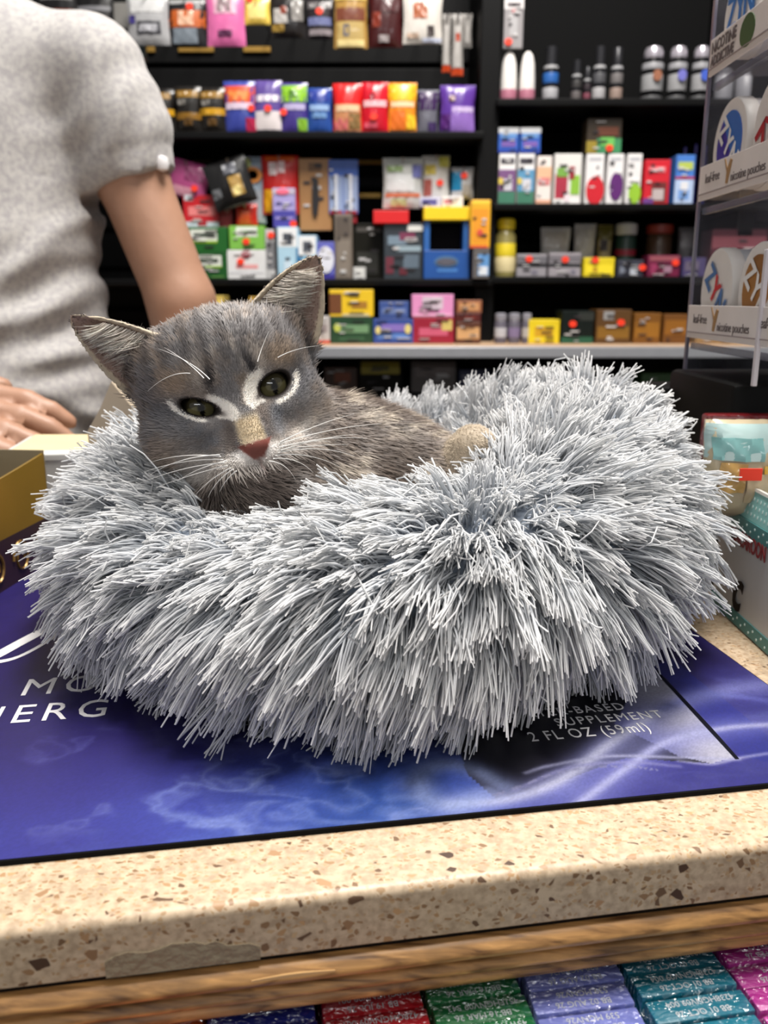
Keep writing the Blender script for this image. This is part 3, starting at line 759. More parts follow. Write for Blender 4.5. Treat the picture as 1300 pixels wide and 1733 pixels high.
def gs(x, z, cx, cz, rx, rz, ang=0.0):
    dx, dz = x - cx, z - cz; ca, sa = math.cos(ang), math.sin(ang)
    return np.exp(-((dx*ca + dz*sa)/rx)**2 - ((-dx*sa + dz*ca)/rz)**2)
def mixc(c, rgb, a): return c*(1 - a[:, None]) + np.array(rgb, float)*a[:, None]
def cat_color(P, soft=True):
    """coat markings plus painted shade below the chin, in sRGB 0..255 -> linear"""
    q = HL(P); x, y, z = q[:, 0], q[:, 1], q[:, 2]
    nz = fbm(P*140, 3); nz2 = fbm(P*420 + 5, 2)
    head = sst(-np.linalg.norm((q - np.array([0, -60, 0]))/np.array([175, 190, 165]), axis=1), -1.12, -0.95)
    ears_m = np.zeros(len(P)); earf = np.zeros(len(P)); eare = np.zeros(len(P))
    for (b0, a, b, c_, Lr, w0, dp) in EARS:
        r = q - b0; t = (r@a)/Lr; bb = r@b; cc = r@c_
        w = w0*np.clip(1 - np.clip(t, 0, 1)**1.5, 0, 1)**0.85 + 2
        c0 = -dp*(1 - np.clip(bb/w, -1, 1)**2)*np.clip(1 - 0.75*t, 0.1, 1)
        ins = (t > -0.05) & (t < 1.1) & (np.abs(bb) < w*1.15 + 3) & (np.abs(cc - c0) < 14)
        k = ins*sst(t, 0.0, 0.12); ears_m = np.maximum(ears_m, k)
        earf = np.maximum(earf, k*(cc > c0)*(np.abs(bb) < w*0.93)); eare = np.maximum(eare, k*(np.abs(bb) > w*0.86)*(cc > c0 - 3))
    # body coat: brown-grey with pale ticking
    body = np.zeros((len(P), 3)) + np.array([104., 92, 84])
    tick = sst(fbm(P*np.array([150, 150, 420]) + 2, 3), 0.36, 0.58)
    body = mixc(body, (206, 194, 176), tick*0.85*sst(fbm(P*60 + 9, 2), 0.25, 0.5)); body = mixc(body, (72, 64, 60), sst(nz, 0.48, 0.66)*0.7)
    body = mixc(body, (206, 190, 166), np.exp(-(np.linalg.norm(P - PAW, axis=1)/0.019)**4))
    body = mixc(body, (70, 63, 60), np.exp(-(np.linalg.norm(P - PZ(440, 850, 0.40), axis=1)/0.038)**2)*0.9)  # chest painted darker to stand for the shade below the chin
    # head coat
    c = np.zeros((len(P), 3)) + np.array([118., 115, 115])
    c = mixc(c, (138, 122, 108), sst(nz, 0.36, 0.6)*0.7)
    top = sst(z, 20, 90)
    strp = 0.5 + 0.5*np.sin(x*0.21 + 1.2*np.sin(z*0.03)); c = mixc(c, (74, 70, 70), top*strp*0.65)
    c = mixc(c, (134, 126, 120), sst(z, 110, 165)*0.6)
    for s in (-1, 1):
        c = mixc(c, (80, 85, 94), gs(x, z, s*72, -46, 48, 28, s*0.5)*0.6)
        c = mixc(c, (84, 84, 88), gs(x, z, s*120, 5, 40, 40)*0.6)
        c = mixc(c, (140, 128, 117), gs(x, z, s*128, -66, 42, 30)*0.65)
        c = mixc(c, (150, 132, 114), gs(x, z, s*84, 36, 36, 16, -s*0.2)*0.95)
        c = mixc(c, (40, 38, 40), gs(x, z, s*33, 32, 8, 19, s*0.35)*0.95)
        c = mixc(c, (178, 168, 158), gs(x, z, s*48, 42, 9, 22, s*0.35)*0.85)
        c = mixc(c, (176, 166, 156), gs(x, z, s*15, 66, 3.5, 12, s*0.3)*0.8)
        c = mixc(c, (178, 168, 158), gs(x, z, s*22, 34, 3.5, 14, s*0.3)*0.5)
        c = mixc(c, (92, 84, 80), gs(x, z, s*30, -58, 10, 26)*0.8)
    # pale muzzle and chin
    mz = sst(-(np.maximum(np.abs(x)/82, 0)**2 + ((z + 124)/40)**2), -1.2, -0.6)
    c = mixc(c, (222, 218, 214), mz*0.95*sst(y, -25, 15))
    for s in (-1, 1):
        for k, zz in enumerate((-92, -101, -110)):
            ln = np.exp(-((z - (zz + 0.28*np.abs(x) - 6))/2.6)**2)*sst(s*x, 26, 40)*(1 - sst(s*x, 66, 92))
            c = mixc(c, (92, 88, 84), ln*0.75)
        c = mixc(c, (214, 206, 196), gs(x, z, s*88, -84, 26, 10, s*0.35)*0.6)
    for s in (-1, 1): c = mixc(c, (196, 188, 180), gs(x, z, s*78, -120, 52, 24, s*0.25)*0.7)
    # tan nose bridge and brick nose leather
    br = sst(-np.abs(x), -25, -15)*sst(z, -90, -76)*(1 - sst(z, -48, -30))*sst(y, 20, 40)
    c = mixc(c, (200, 180, 146), br*(0.92 - 0.25*nz2))
    nose = sst(-(np.abs(x) - (27 + (z + 84)*0.75)), -3, 2)*(1 - sst(z, -83, -79))*sst(z, -112, -107)*sst(y, 55, 62)
    c = mixc(c, (116, 64, 56), nose); NOSE = nose
    c = mixc(c, (120, 92, 88), np.exp(-(x/2.6)**2)*sst(-z, 104, 110)*sst(z, -134, -126)*0.7)
    mouth = np.exp(-((z + 133 - 0.0036*x*x)/4.6)**2)*(1 - sst(np.abs(x), 44, 56))*sst(y, 28, 40); c = mixc(c, (84, 58, 54), mouth*0.9)
    # eyelids: dark rim, white lines below and at the inner corner above
    rim = np.zeros(len(P))
    for s in (-1, 1):
        m, u, v = eye_metric(x, z, s); inn = -s*u          # +1 towards the nose
        low = sst(m, 1.30, 1.38)*(1 - sst(m, 1.62, 1.74))*(v < -0.1)*sst(-inn, -0.75, -0.45)
        upp = sst(m, 1.22, 1.32)*(1 - sst(m, 1.75 + 0.35*np.clip(inn, 0, 1), 2.0 + 0.4*np.clip(inn, 0, 1)))*sst(inn, 0.1, 0.5)*(v > -0.75)
        c = mixc(c, (228, 222, 214), np.clip(low*0.95 + upp*0.95, 0, 1)*(y > -10))
        r_ = (1 - sst(m, 1.14, 1.3)); c = mixc(c, (34, 28, 26), r_*(y > -25)); rim = np.maximum(rim, r_*(y > -25))
        tear = gs(u*EYE[s]['hl'], v*EYE[s]['hh'], -s*(EYE[s]['hl'] + 5), -3, 9, 4); c = mixc(c, (34, 28, 26), tear*0.9)
    full = body*(1 - head[:, None]) + np.clip(c*1.13, 0, 250)*head[:, None]
    full = mixc(full, (112, 104, 100), ears_m*0.8)
    full = mixc(full, (176, 146, 132), earf*0.75)
    full = mixc(full, (214, 198, 172), eare*0.85)
    full *= (0.9 + 0.2*nz2)[:, None]
    return lin(np.clip(full, 0, 255)), head, ears_m, earf, NOSE*head, rim*head, eare
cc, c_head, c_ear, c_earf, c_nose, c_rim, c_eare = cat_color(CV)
cat_root = thing('cat', 'grey tabby cat with a white muzzle curled up in the shaggy bed, ears turned out', 'cat', (BX, BY, BZ + 0.02))
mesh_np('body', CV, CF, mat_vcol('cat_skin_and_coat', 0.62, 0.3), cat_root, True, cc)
# eyeballs
def eyeball(s):
    c = np.array([EYE[s]['c'][0] - s*2, 0, EYE[s]['c'][1]])
    # depth: sit just behind the lids
    c[1] = EYE_DEPTH[s]
    nu, nv = 40, 24; V = []; C = []
    gaze = unit(np.array([0.05, 1, -0.14])); up = unit(np.array([0, 0, 1.0]) - gaze*gaze[2]); rt = np.cross(gaze, up)
    for j in range(nv+1):
        th = math.pi*j/nv
        for i in range(nu):
            ph = 2*math.pi*i/nu
            d = gaze*math.cos(th) + math.sin(th)*(rt*math.cos(ph) + up*math.sin(ph))
            V.append(HW(c + d*ERAD))
            px_, pz_ = math.sin(th)*math.cos(ph), math.sin(th)*math.sin(ph)
            pup = (px_/0.17)**2 + (pz_/0.46)**2
            r = math.sin(th) if th < math.pi/2 else 1.0
            if pup < 1: col = (10, 9, 8)
            elif r < 0.62:
                k = r/0.62; col = tuple(np.array([98, 92, 60])*(1-k) + np.array([132, 124, 84])*k) if pz_ < 0.12 else (74, 68, 46)  # upper iris painted darker as the shadow of the lid
            elif r < 0.74: col = (48, 42, 30)
            else: col = (26, 21, 18)
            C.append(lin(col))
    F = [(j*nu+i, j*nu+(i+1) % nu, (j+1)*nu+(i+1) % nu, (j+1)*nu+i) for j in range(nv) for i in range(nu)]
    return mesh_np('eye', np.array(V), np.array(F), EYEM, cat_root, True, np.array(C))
EYEM = mat_vcol('wet_eye', 0.12, 0.5, coat=1.0)
EYE_DEPTH = {}
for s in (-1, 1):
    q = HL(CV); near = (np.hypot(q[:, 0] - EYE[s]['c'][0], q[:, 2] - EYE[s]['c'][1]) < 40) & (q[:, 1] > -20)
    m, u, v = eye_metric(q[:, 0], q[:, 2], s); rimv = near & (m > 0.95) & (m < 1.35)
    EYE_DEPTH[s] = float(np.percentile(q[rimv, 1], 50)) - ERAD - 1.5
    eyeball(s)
# ---- coat: short hairs lying back from the nose
tri = CF
fa = np.linalg.norm(np.cross(CV[tri[:, 2]] - CV[tri[:, 0]], CV[tri[:, 3]] - CV[tri[:, 1]]), axis=1)
fc = CV[tri].mean(1); fn_ = unit(CN[tri].mean(1))
seen = ((CAMP - fc)*fn_).sum(1) > -0.12
wgt = fa*np.where(seen, 1.0, 0.12)*np.where(fc[:, 2] < ZC + 0.045, 0.15, 1.0)
hmask = c_head[tri].mean(1); fq = HL(fc); wgt = wgt*np.where(hmask > 0.5, 1.4, 1.0)*np.where((hmask > 0.5) & (fq[:, 1] > -50) & (np.abs(fq[:, 0]) < 125) & (fq[:, 2] < 70), 3.2, 1.0)
NH = 100000
pick = rng.choice(len(tri), NH, p=wgt/wgt.sum())
bw = rng.dirichlet((1, 1, 1, 1), NH)
R0 = (CV[tri[pick]]*bw[..., None]).sum(1); Nn = unit((CN[tri[pick]]*bw[..., None]).sum(1))
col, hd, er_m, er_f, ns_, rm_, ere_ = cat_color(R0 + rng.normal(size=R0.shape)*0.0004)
q = HL(R0)
away = q - np.array([0, 75, -82]); away[:, 1] *= 0.8
dirh = unit(away) @ RH.T
dirb = unit(np.array([0.75, 0.35, -0.55])) + 0*R0
hw = np.maximum(hd, er_m)[:, None]; D = dirh*hw + dirb*(1 - hw)
D = D + np.stack([fbm(R0*90 + 7, 2)-.37, fbm(R0*90 + 19, 2)-.37, fbm(R0*90 + 29, 2)-.37], -1)*0.9
D = unit(D - Nn*(D*Nn).sum(1, keepdims=True)) + rng.normal(size=R0.shape)*0.16
dn = np.linalg.norm(q - np.array([0, 70, -85]), axis=1)
Lh = np.where(hd > 0.5, 0.0009 + 0.0044*sst(dn, 62, 200), 0.0075)*(0.7 + 0.6*rng.random(NH))
eyed = np.minimum(eye_metric(q[:, 0], q[:, 2], -1)[0] + (q[:, 0] > 0)*9, eye_metric(q[:, 0], q[:, 2], 1)[0] + (q[:, 0] < 0)*9)
Lh *= 0.32 + 0.68*sst(eyed, 1.4, 3.2); Lh = np.where(er_m > 0.4, 0.0016, Lh)
mline = np.exp(-((q[:, 2] + 133 - 0.0036*q[:, 0]**2)/5.0)**2)*(np.abs(q[:, 0]) < 54)*(q[:, 1] > 28)
Lh = np.where(np.linalg.norm(R0 - PAW, axis=1) < 0.02, 0.0016, Lh)
ok = (ns_ < 0.25) & (ere_ < 0.5) & (mline*hd < 0.5) & (rm_ < 0.45) & ~((er_f > 0.5) & (rng.random(NH) < 0.5))
R0, Nn, D, Lh, col, hd = R0[ok], Nn[ok], D[ok], Lh[ok], col[ok], hd[ok]
n = len(R0); l = Lh[:, None]
P1 = R0 + D*l*0.5 + Nn*l*0.26; P2 = R0 + D*l + Nn*l*0.24
P0 = R0 - Nn*0.0004
tn = (0.82 + 0.42*rng.random((n, 1)))
# ribbons facing out from the skin
T = np.linspace(0, 1, 4); path = np.stack([((1-t)**2)*P0 + 2*t*(1-t)*P1 + t*t*P2 for t in T], 1)
side = unit(np.cross(D, Nn))[:, None, :]; wr = (0.00019*(0.7 + 0.6*rng.random(n)))[:, None, None]*np.array([1, 1, 0.8, 0.15])[None, :, None]
V = np.stack([path - side*wr, path + side*wr], 2).reshape(-1, 3)
b0 = (np.arange(n)*8)[:, None] + np.arange(3)[None, :]*2
F = np.stack([b0, b0+1, b0+3, b0+2], -1).reshape(-1, 4)
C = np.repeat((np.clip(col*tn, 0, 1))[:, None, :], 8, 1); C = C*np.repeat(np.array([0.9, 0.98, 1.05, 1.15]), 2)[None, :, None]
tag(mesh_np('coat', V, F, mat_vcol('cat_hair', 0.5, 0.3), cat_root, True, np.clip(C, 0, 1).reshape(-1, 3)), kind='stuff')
# ---- long pale hairs inside the ears
eP0 = []; eP1 = []; eP2 = []
for (b0, a, b, c_, Lr, w0, dp), sgn in zip(EARS, (1, -1)):
    k = 700
    t = rng.random(k)*0.72 - 0.02; u = rng.random(k)**1.3
    w = w0*(1 - np.clip(t, 0, 1)**1.5)**0.85
    inner = -1 if ((b@np.array([1, 0, 0])) > 0) == (b0[0] > 0) else 1
    bb = inner*w*(0.92 - 0.75*u)
    c0 = -dp*(1 - (bb/w)**2)*np.clip(1 - 0.75*t, 0.1, 1) + 5
    r0 = b0 + t[:, None]*Lr*a + bb[:, None]*b + c0[:, None]*c_
    ln_ = (42 + 30*rng.random(k))*(1.05 - 0.6*t)
    dr = unit(-inner*b*0.9 + a*0.35 + c_*0.25 + rng.normal(size=(k, 3))*0.14)
    r1 = r0 + dr*ln_[:, None]*0.5 + c_*6; r2 = r0 + dr*ln_[:, None] + a*8 - c_*3
    eP0.append(HW(r0)); eP1.append(HW(r1)); eP2.append(HW(r2))
eP0, eP1, eP2 = map(np.concatenate, (eP0, eP1, eP2)); k = len(eP0)
base = lin((236, 228, 218))*(0.75 + 0.5*rng.random((k, 1)))
V, F, C = strands(eP0, eP1, eP2, np.full(k, 0.0002), base, base*1.1, 4, 3, 0.2)
tag(mesh_np('ear_tufts', V, F, mat_vcol('ear_hair', 0.5, 0.3, translucent=0.2), cat_root, True, np.clip(C, 0, 1)), 'long pale hairs inside the ears', kind='stuff')
# ---- whiskers
WH = mat((240, 238, 234), 0.4)
def whisker(a, c_, b, da=0.372, db=0.385, r=0.00028):
    A, M_, B = PZ(*a, da), PZ(*c_, (da+db)/2), PZ(*b, db)
    pts = [((1-t)**2)*A + 2*t*(1-t)*M_ + t*t*B for t in np.linspace(0, 1, 12)]
    MB().tube(pts, [r*(1 - 0.85*i/11) for i in range(12)], 5).obj('whisker', WH, cat_root, smooth=True)
for w in (((470, 752), (560, 722), (645, 717)), ((472, 757), (560, 735), (622, 742)), ((475, 762), (545, 738), (605, 735)), ((470, 766), (540, 750), (600, 772)), ((466, 771), (520, 762), (575, 790)),
          ((462, 776), (505, 772), (530, 800)), ((474, 748), (540, 715), (600, 700)), ((468, 762), (530, 752), (590, 752)), ((455, 780), (485, 782), (500, 812)), ((476, 756), (530, 742), (560, 748))):
    whisker(*w)
for w in (((378, 778), (310, 775), (240, 800)), ((380, 783), (310, 788), (236, 818)), ((385, 788), (330, 800), (262, 826)), ((374, 773), (310, 765), (256, 782)), ((390, 792), (355, 810), (330, 838)),
          ((395, 794), (365, 812), (352, 842)), ((400, 797), (380, 812), (372, 832)), ((372, 770), (300, 772), (250, 806)), ((384, 780), (330, 792), (300, 815))):
    whisker(*w)
for w in (((345, 640), (320, 612), (278, 588)), ((355, 642), (325, 610), (268, 590)), ((322, 632), (285, 628), (250, 662)), ((436, 612), (442, 590), (455, 560)), ((470, 605), (500, 588), (540, 585))):
    whisker(*w, da=0.388, db=0.392, r=0.00023)
# ================================================================== BACK WALL FIXTURE
BLK = mat((13, 13, 14), 0.5); BLK2 = mat((15, 15, 16), 0.55)
fx = thing('wall_shelving', 'tall black store shelving with slat panels along the back wall', 'shelving', (0.2, WY - 0.1, 0))
zt_, zb_ = onY(650, -140, WY)[2], 0.0
x_div = onY(825, 300, 1.93)[0]
# slat boards behind the left bay, each a board of its own with brass-coloured grooves between
zz = 1.02; k = 0
while zz < zt_ + 0.3:
    MB().box((-1.75, WY - 0.02, zz), (x_div, WY + 0.002, zz + 0.082), 0.003).obj('slat_board', BLK2, fx)
    zz += 0.092
BRASS = mat((176, 138, 66), 0.35, 0.6)
for (xa, xb, yy) in ((302, 362, 84), (412, 458, 84), (232, 262, 84), (325, 358, 268), (604, 662, 274), (604, 645, 331), (210, 245, 268), (655, 720, 266)):
    a = onY(xa, yy, WY - 0.026); b = onY(xb, yy, WY - 0.026)
    MB().box((a[0], WY - 0.03, a[2] - 0.006), (b[0], WY - 0.02, a[2] + 0.006), 0.001).obj('brass_strip', BRASS, fx)
# uprights
for (xa, xb, nm) in ((808, 842, 'upright'), (1255, 1285, 'upright')):
    a = onY(xa, 300, 1.93)[0]; b = onY(xb, 300, 1.93)[0]
    MB().box((a, 1.93, 0.0), (b, WY, zt_ + 0.3), 0.003).obj(nm, mat((12, 12, 13), 0.5), fx)
xR = onY(1285, 300, 1.88)[0] + 0.4
MB().box((x_div, WY - 0.012, 0.9), (xR, WY + 0.002, zt_ + 0.3), 0).obj('back_panel', mat((6, 6, 7), 0.7), fx)
SH = {}
def shelf(key, x0, x1, ytop, Y0=1.90, th=0.014):
    z = onY(700, ytop, Y0)[2]; SH[key] = z
    MB().box((x0, Y0, z - th), (x1, WY - 0.01, z), 0.002).obj('shelf', mat((11, 11, 12), 0.5), fx)
shelf('L2', -1.75, x_div - 0.012, 222)
shelf('L3', -1.75, x_div + 0.012, 472, 1.885)
shelf('R1', x_div + 0.012, xR, 166)
shelf('R2', x_div + 0.012, xR, 344)
shelf('R3', x_div + 0.012, xR, 468)
# back counter, running almost parallel to the sales counter
ca, cb = onY(540, 588, 1.76), onY(1165, 570, 1.80)
bz = onY(650, 584, 1.78)[2]; SH['C'] = bz
bc = thing('back_counter', 'low back counter with a pale wooden top and grey metal front edge', 'counter', (0, 1.9, 0))
MB().box((-1.75, 1.785, bz - 0.016), (1.6, 2.2, bz), 0.001).obj('wood_top', mat((196, 164, 132), 0.5), bc)
MB().box((-1.75, 1.778, bz - 0.026), (1.6, 1.786, bz - 0.003), 0.002).obj('metal_edge', mat((176, 178, 184), 0.35, 0.5), bc)
MB().box((-1.75, 2.08, 0.0), (1.6, 2.19, bz - 0.017), 0).obj('cabinet_back', BLK, bc)
lowz = onY(650, 668, 1.85)[2]; SH['U'] = lowz
MB().box((-1.75, 1.83, lowz - 0.016), (1.6, 2.079, lowz), 0.002).obj('lower_shelf', BLK2, bc)
MB().box((-1.75, 1.84, 0.0), (1.6, 1.86, lowz - 0.017), 0).obj('kick_panel', BLK, bc)

# ------------------------------------------------------------------ goods
ORANGE = mat((255, 62, 32), 0.45)
def rect3(r, Y): a = onY(r[0], r[3], Y); b = onY(r[2], r[1], Y); return a[0], b[0], a[2], b[2]
def put(parent, name, x0, x1, z0, z1, y, col, d=0.0006, m=None):
    return MB().box((x0, y - d, z0), (x1, y + 0.0002, z1), 0).obj(name, m or mat(col, 0.45), parent)
def disc(parent, name, x, z, y, rx, rz, col, d=0.0012):
    P = [(x + rx*math.cos(t), y - d, z + rz*math.sin(t)) for t in np.linspace(0, 2*math.pi, 20, endpoint=False)]
    return MB().prism(P, (0, d + 0.0002, 0)).obj(name, col if not isinstance(col, tuple) else mat(col, 0.45), parent)
def carton(label, r, Y, col, bands=(), st=None, dep=0.06, sit=None, name='product_box', cat='box', group=None, discs=(), words=()):
    x0, x1, z0, z1 = rect3(r, Y)
    if sit is not None: z0 = SH[sit] + 0.0004 if isinstance(sit, str) else sit
    o = thing(name, label, cat, ((x0+x1)/2, Y + dep/2, z0), group)
    MB().box((x0, Y, z0), (x1, Y + dep, z1), 0.0012).obj('carton', mat(col, 0.42), o)
    deco(o, x0, x1, z0, z1, Y, bands, st, discs, words)
    o['_t'] = 0; del o['_t']
    return o, z1
def deco(o, x0, x1, z0, z1, Y, bands, st, discs, words):
    W, Hh = x1 - x0, z1 - z0
    for i, (u0, v0, u1, v1, c) in enumerate(bands): put(o, 'printed_panel', x0 + u0*W, x0 + u1*W, z0 + v0*Hh, z0 + v1*Hh, Y, c, 0.0004 + 0.0003*i)
    for i, (u, v, ru, rv, c) in enumerate(discs): disc(o, 'printed_motif', x0 + u*W, z0 + v*Hh, Y, ru*W, rv*Hh, c, 0.0026 + 0.0004*i)
    for (t, u, v, h, c) in words: text_mesh('lettering', t, h*Hh, basis((x0 + u*W, Y - 0.0034, z0 + v*Hh), (1, 0, 0), (0, 0, 1), (0, -1, 0)), mat(c, 0.45), o, 0.0001)
    pr = random.Random(int(abs(x0)*1e5) + int(z0*1e4))
    for q in range(2):
        mbb = MB(); n = pr.randint(2, 4)
        for _ in range(n):
            u = pr.uniform(0.08, 0.6); v = pr.uniform(0.06, 0.9); w_ = pr.uniform(0.12, 0.34)
            mbb.box((x0 + u*W, Y - 0.0030, z0 + v*Hh), (x0 + min(u + w_, 0.95)*W, Y - 0.0001, z0 + min(v + pr.uniform(0.02, 0.05), 0.98)*Hh), 0)
        mbb.obj('small_print', mat((206, 204, 204) if q == 0 else (52, 46, 50), 0.5), o)['kind'] = 'stuff'
    if st: disc(o, 'price_sticker', x0 + st[0]*W, z0 + st[1]*Hh, Y, 0.0075, 0.0065, ORANGE, 0.0042)
def bag(label, r, Y, col, bands=(), st=None, th=0.024, tilt=0.0, sit=None, name='product_bag', cat='bag', group=None, shine=0.25, peg=False, discs=()):
    x0, x1, z0, z1 = rect3(r, Y)
    if sit is not None: z0 = SH[sit] + 0.0005 if isinstance(sit, str) else sit
    W, Hh = x1 - x0, z1 - z0; cx, cz = (x0+x1)/2, (z0+z1)/2
    o = thing(name, label, cat, (cx, Y + th, z0), group)
    ct, st_ = math.cos(tilt), math.sin(tilt)
    def S(u, v, side, off=0.0):
        e = (np.sin(np.pi*np.clip(v, 0, 1))**0.45)*(np.sin(np.pi*np.clip(u, 0, 1))**0.5)
        wr = 0.0016*np.sin(u*23 + v*9)*np.sin(v*17)
        d = side*(th*0.5*e) + side*0.0006 + side*off + wr*(side < 0)
        pin = 1 - 0.05*np.sin(np.pi*v)**2
        a = (u - 0.5)*W*pin; b = (v - 0.5)*Hh
        return np.stack([cx + a*ct - b*st_, Y + th*0.5 + d, cz + a*st_ + b*ct], -1)
    def patch(u0, v0, u1, v1, off, nu=8, nv=10, both=False):
        U, Vv = np.meshgrid(np.linspace(u0, u1, nu), np.linspace(v0, v1, nv), indexing='ij')
        A = S(U, Vv, -1, off).reshape(-1, 3); n = nu*nv
        q = [(i*nv+j, (i+1)*nv+j, (i+1)*nv+j+1, i*nv+j+1) for i in range(nu-1) for j in range(nv-1)]
        if not both: 
            B = S(U, Vv, -1, off - 0.0005).reshape(-1, 3)
        else: B = S(U, Vv, 1, off).reshape(-1, 3)
        F = q + [tuple(n + i for i in f[::-1]) for f in q]
        loop = [i*nv for i in range(nu)] + [(nu-1)*nv + j for j in range(1, nv)] + [i*nv + nv-1 for i in range(nu-2, -1, -1)] + [j for j in range(nv-2, 0, -1)]
        for a, b in zip(loop, loop[1:] + loop[:1]): F.append((a, b, n+b, n+a))
        return np.vstack([A, B]), F
    V, F = patch(0, 0, 1, 1, 0.0, 12, 14, True)
    MB().add(V, F).obj('pouch', mat(col, 0.3, 0, shine), o, smooth=True)
    for i, (u0, v0, u1, v1, c) in enumerate(bands):
        V, F = patch(u0, v0, u1, v1, 0.0009 + 0.0004*i); MB().add(V, F).obj('printed_panel', mat(c, 0.32, 0, shine), o, smooth=True)
    for (u, v, ru, rv, c) in discs:
        p = S(np.array(u), np.array(v), -1, 0.004); disc(o, 'printed_motif', p[0], p[2], p[1] + 0.001, ru*W, rv*Hh, c)
    if st:
        p = S(np.array(st[0]), np.array(st[1]), -1, 0.005); disc(o, 'price_sticker', p[0], p[2], p[1] + 0.001, 0.0075, 0.0065, ORANGE)
    if peg:
        MB().tube([(cx, WY - 0.02, z1 - 0.01), (cx, Y - 0.012, z1 - 0.008), (cx, Y - 0.016, z1 - 0.002)], 0.0018, 6).obj('peg_hook', mat((120, 120, 124), 0.3, 0.9), fx)
    return o
def lathe_thing(label, px, y0, y1, Y, parts, sit, name, cat, group=None):
    """parts: (part name, [(r,h)...] fractions of width/height, colour)"""
    a = onY(px[0], y1, Y); b = onY(px[1], y0, Y); R = (b[0]-a[0])/2; z0 = SH[sit] + 0.0004; Hh = b[2] - z0
    c = ((a[0]+b[0])/2, Y + R, z0); o = thing(name, label, cat, c, group)
    for nm, pr, col, ro, me in parts:
        MB().lathe([(max(r*R, 0.0002), h*Hh) for r, h in pr], c, 24).obj(nm, mat(col, ro, me), o, smooth=True)
    return o
G1, G2, G3 = 'packets hanging along the top row', 'bags on the second shelf', 'boxes on the third shelf'
K = (18, 17, 18); W_ = (226, 226, 228)
# ---- top row, hanging
Yh = 1.98
bag('black pouch with rusty orange foot hanging by the shoulder', (62, -30, 128, 34), Yh, K, [(0.08, 0.05, 0.92, 0.3, (150, 72, 40)), (0.1, 0.55, 0.9, 0.62, (130, 130, 130))], peg=True, group=G1)
bag('black and tan pouch with a red sticker hanging beside the grey shoulder', (132, -24, 188, 80), Yh, K, [(0.06, 0.05, 0.94, 0.46, (176, 132, 86)), (0.05, 0.6, 0.95, 0.68, (120, 120, 124))], (0.45, 0.34), peg=True, group=G1)
carton('slim teal card box with a maroon foot hanging on the slat wall', (196, 4, 240, 102), Yh + 0.03, (128, 126, 122), [(0.0, 0.0, 1, 0.42, (70, 92, 98)), (0, 0, 1, 0.03, (140, 20, 50)), (0.25, 0.12, 0.75, 0.32, (48, 66, 72))], dep=0.02, name='hanging_card', cat='packet', group=G1)
bag('silver grey resealable bag with a dark oval mark hanging in the top row', (216, -14, 282, 74), Yh - 0.02, (170, 170, 172), [(0.1, 0.62, 0.9, 0.97, (206, 206, 206)), (0.04, 0.4, 0.2, 0.56, (60, 52, 120)), (0.24, 0.2, 0.82, 0.44, (60, 60, 66)), (0.3, 0.25, 0.74, 0.38, (190, 190, 196))], peg=True, group=G1)
bag('black pouch with a flame orange band and white lettering in the top row', (283, -8, 346, 78), Yh, (34, 33, 36), [(0.0, 0.38, 1, 0.72, (196, 98, 44)), (0.3, 0.42, 0.7, 0.7, (224, 180, 150)), (0.15, 0.06, 0.78, 0.36, (126, 136, 146)), (0.1, 0.84, 0.9, 0.92, (170, 170, 170))], (0.62, 0.78), peg=True, group=G1)
bag('bright pink pouch with a grey figure hanging in the top row', (350, -20, 412, 76), Yh - 0.01, (224, 112, 170), [(0.2, 0.56, 0.8, 0.96, (226, 176, 196)), (0.3, 0.6, 0.66, 0.86, (150, 130, 134)), (0.3, 0.16, 0.66, 0.27, (90, 40, 76))], peg=True, group=G1)
bag('small yellow packet hanging right of the pink pouch', (413, -6, 456, 40), Yh, (240, 206, 92), [(0.15, 0.2, 0.85, 0.8, (250, 228, 140))], (0.25, 0.93), peg=True, group=G1, th=0.016)
bag('dark pouch printed with a white cup hanging right of the yellow packet', (457, -16, 516, 62), Yh, (30, 26, 26), [(0.1, 0.3, 0.5, 0.62, (190, 186, 182)), (0.62, 0.35, 0.95, 0.8, (140, 136, 132)), (0.05, 0.12, 0.4, 0.28, (150, 120, 50)), (0.3, 0.5, 0.48, 0.66, (140, 60, 40))], peg=True, group=G1)
bag('charcoal pouch with rows of white lettering and a red sticker', (519, -4, 563, 64), Yh, (40, 34, 38), [(0.05, 0.32, 0.95, 0.52, (112, 118, 160)), (0.1, 0.08, 0.95, 0.22, (158, 148, 152)), (0.05, 0.74, 0.95, 0.9, (120, 116, 116))], (0.5, 0.66), peg=True, group=G1)
bag('gold foil pouch glinting in the top row', (565, -30, 622, 80), Yh - 0.01, (176, 136, 66), [(0.06, 0.42, 0.94, 0.62, (120, 64, 44)), (0.1, 0.1, 0.9, 0.4, (196, 168, 104)), (0.28, 0.18, 0.46, 0.36, (90, 92, 112)), (0.04, 0.74, 0.96, 0.98, (244, 208, 110)), (0.1, 0.02, 0.9, 0.12, (252, 230, 160))], peg=True, group=G1, shine=0.6)
bag('dark maroon pouch hanging between the gold foil and white pouches', (624, -20, 682, 78), Yh, (66, 20, 22), [(0.1, 0.34, 0.35, 0.6, (130, 50, 34)), (0.3, 0.08, 0.6, 0.2, (170, 160, 160)), (0.4, 0.6, 0.9, 0.8, (80, 40, 42))], peg=True, group=G1)
bag('white pouch with a rust coloured figure hanging at the right of the top row', (682, -14, 750, 72), Yh - 0.01, (222, 216, 208), [(0.25, 0.48, 0.62, 0.8, (170, 96, 60)), (0.62, 0.14, 0.8, 0.34, (70, 60, 60)), (0.5, 0.02, 0.98, 0.1, (200, 206, 226)), (0.1, 0.1, 0.4, 0.2, (196, 170, 150))], peg=True, group=G1)
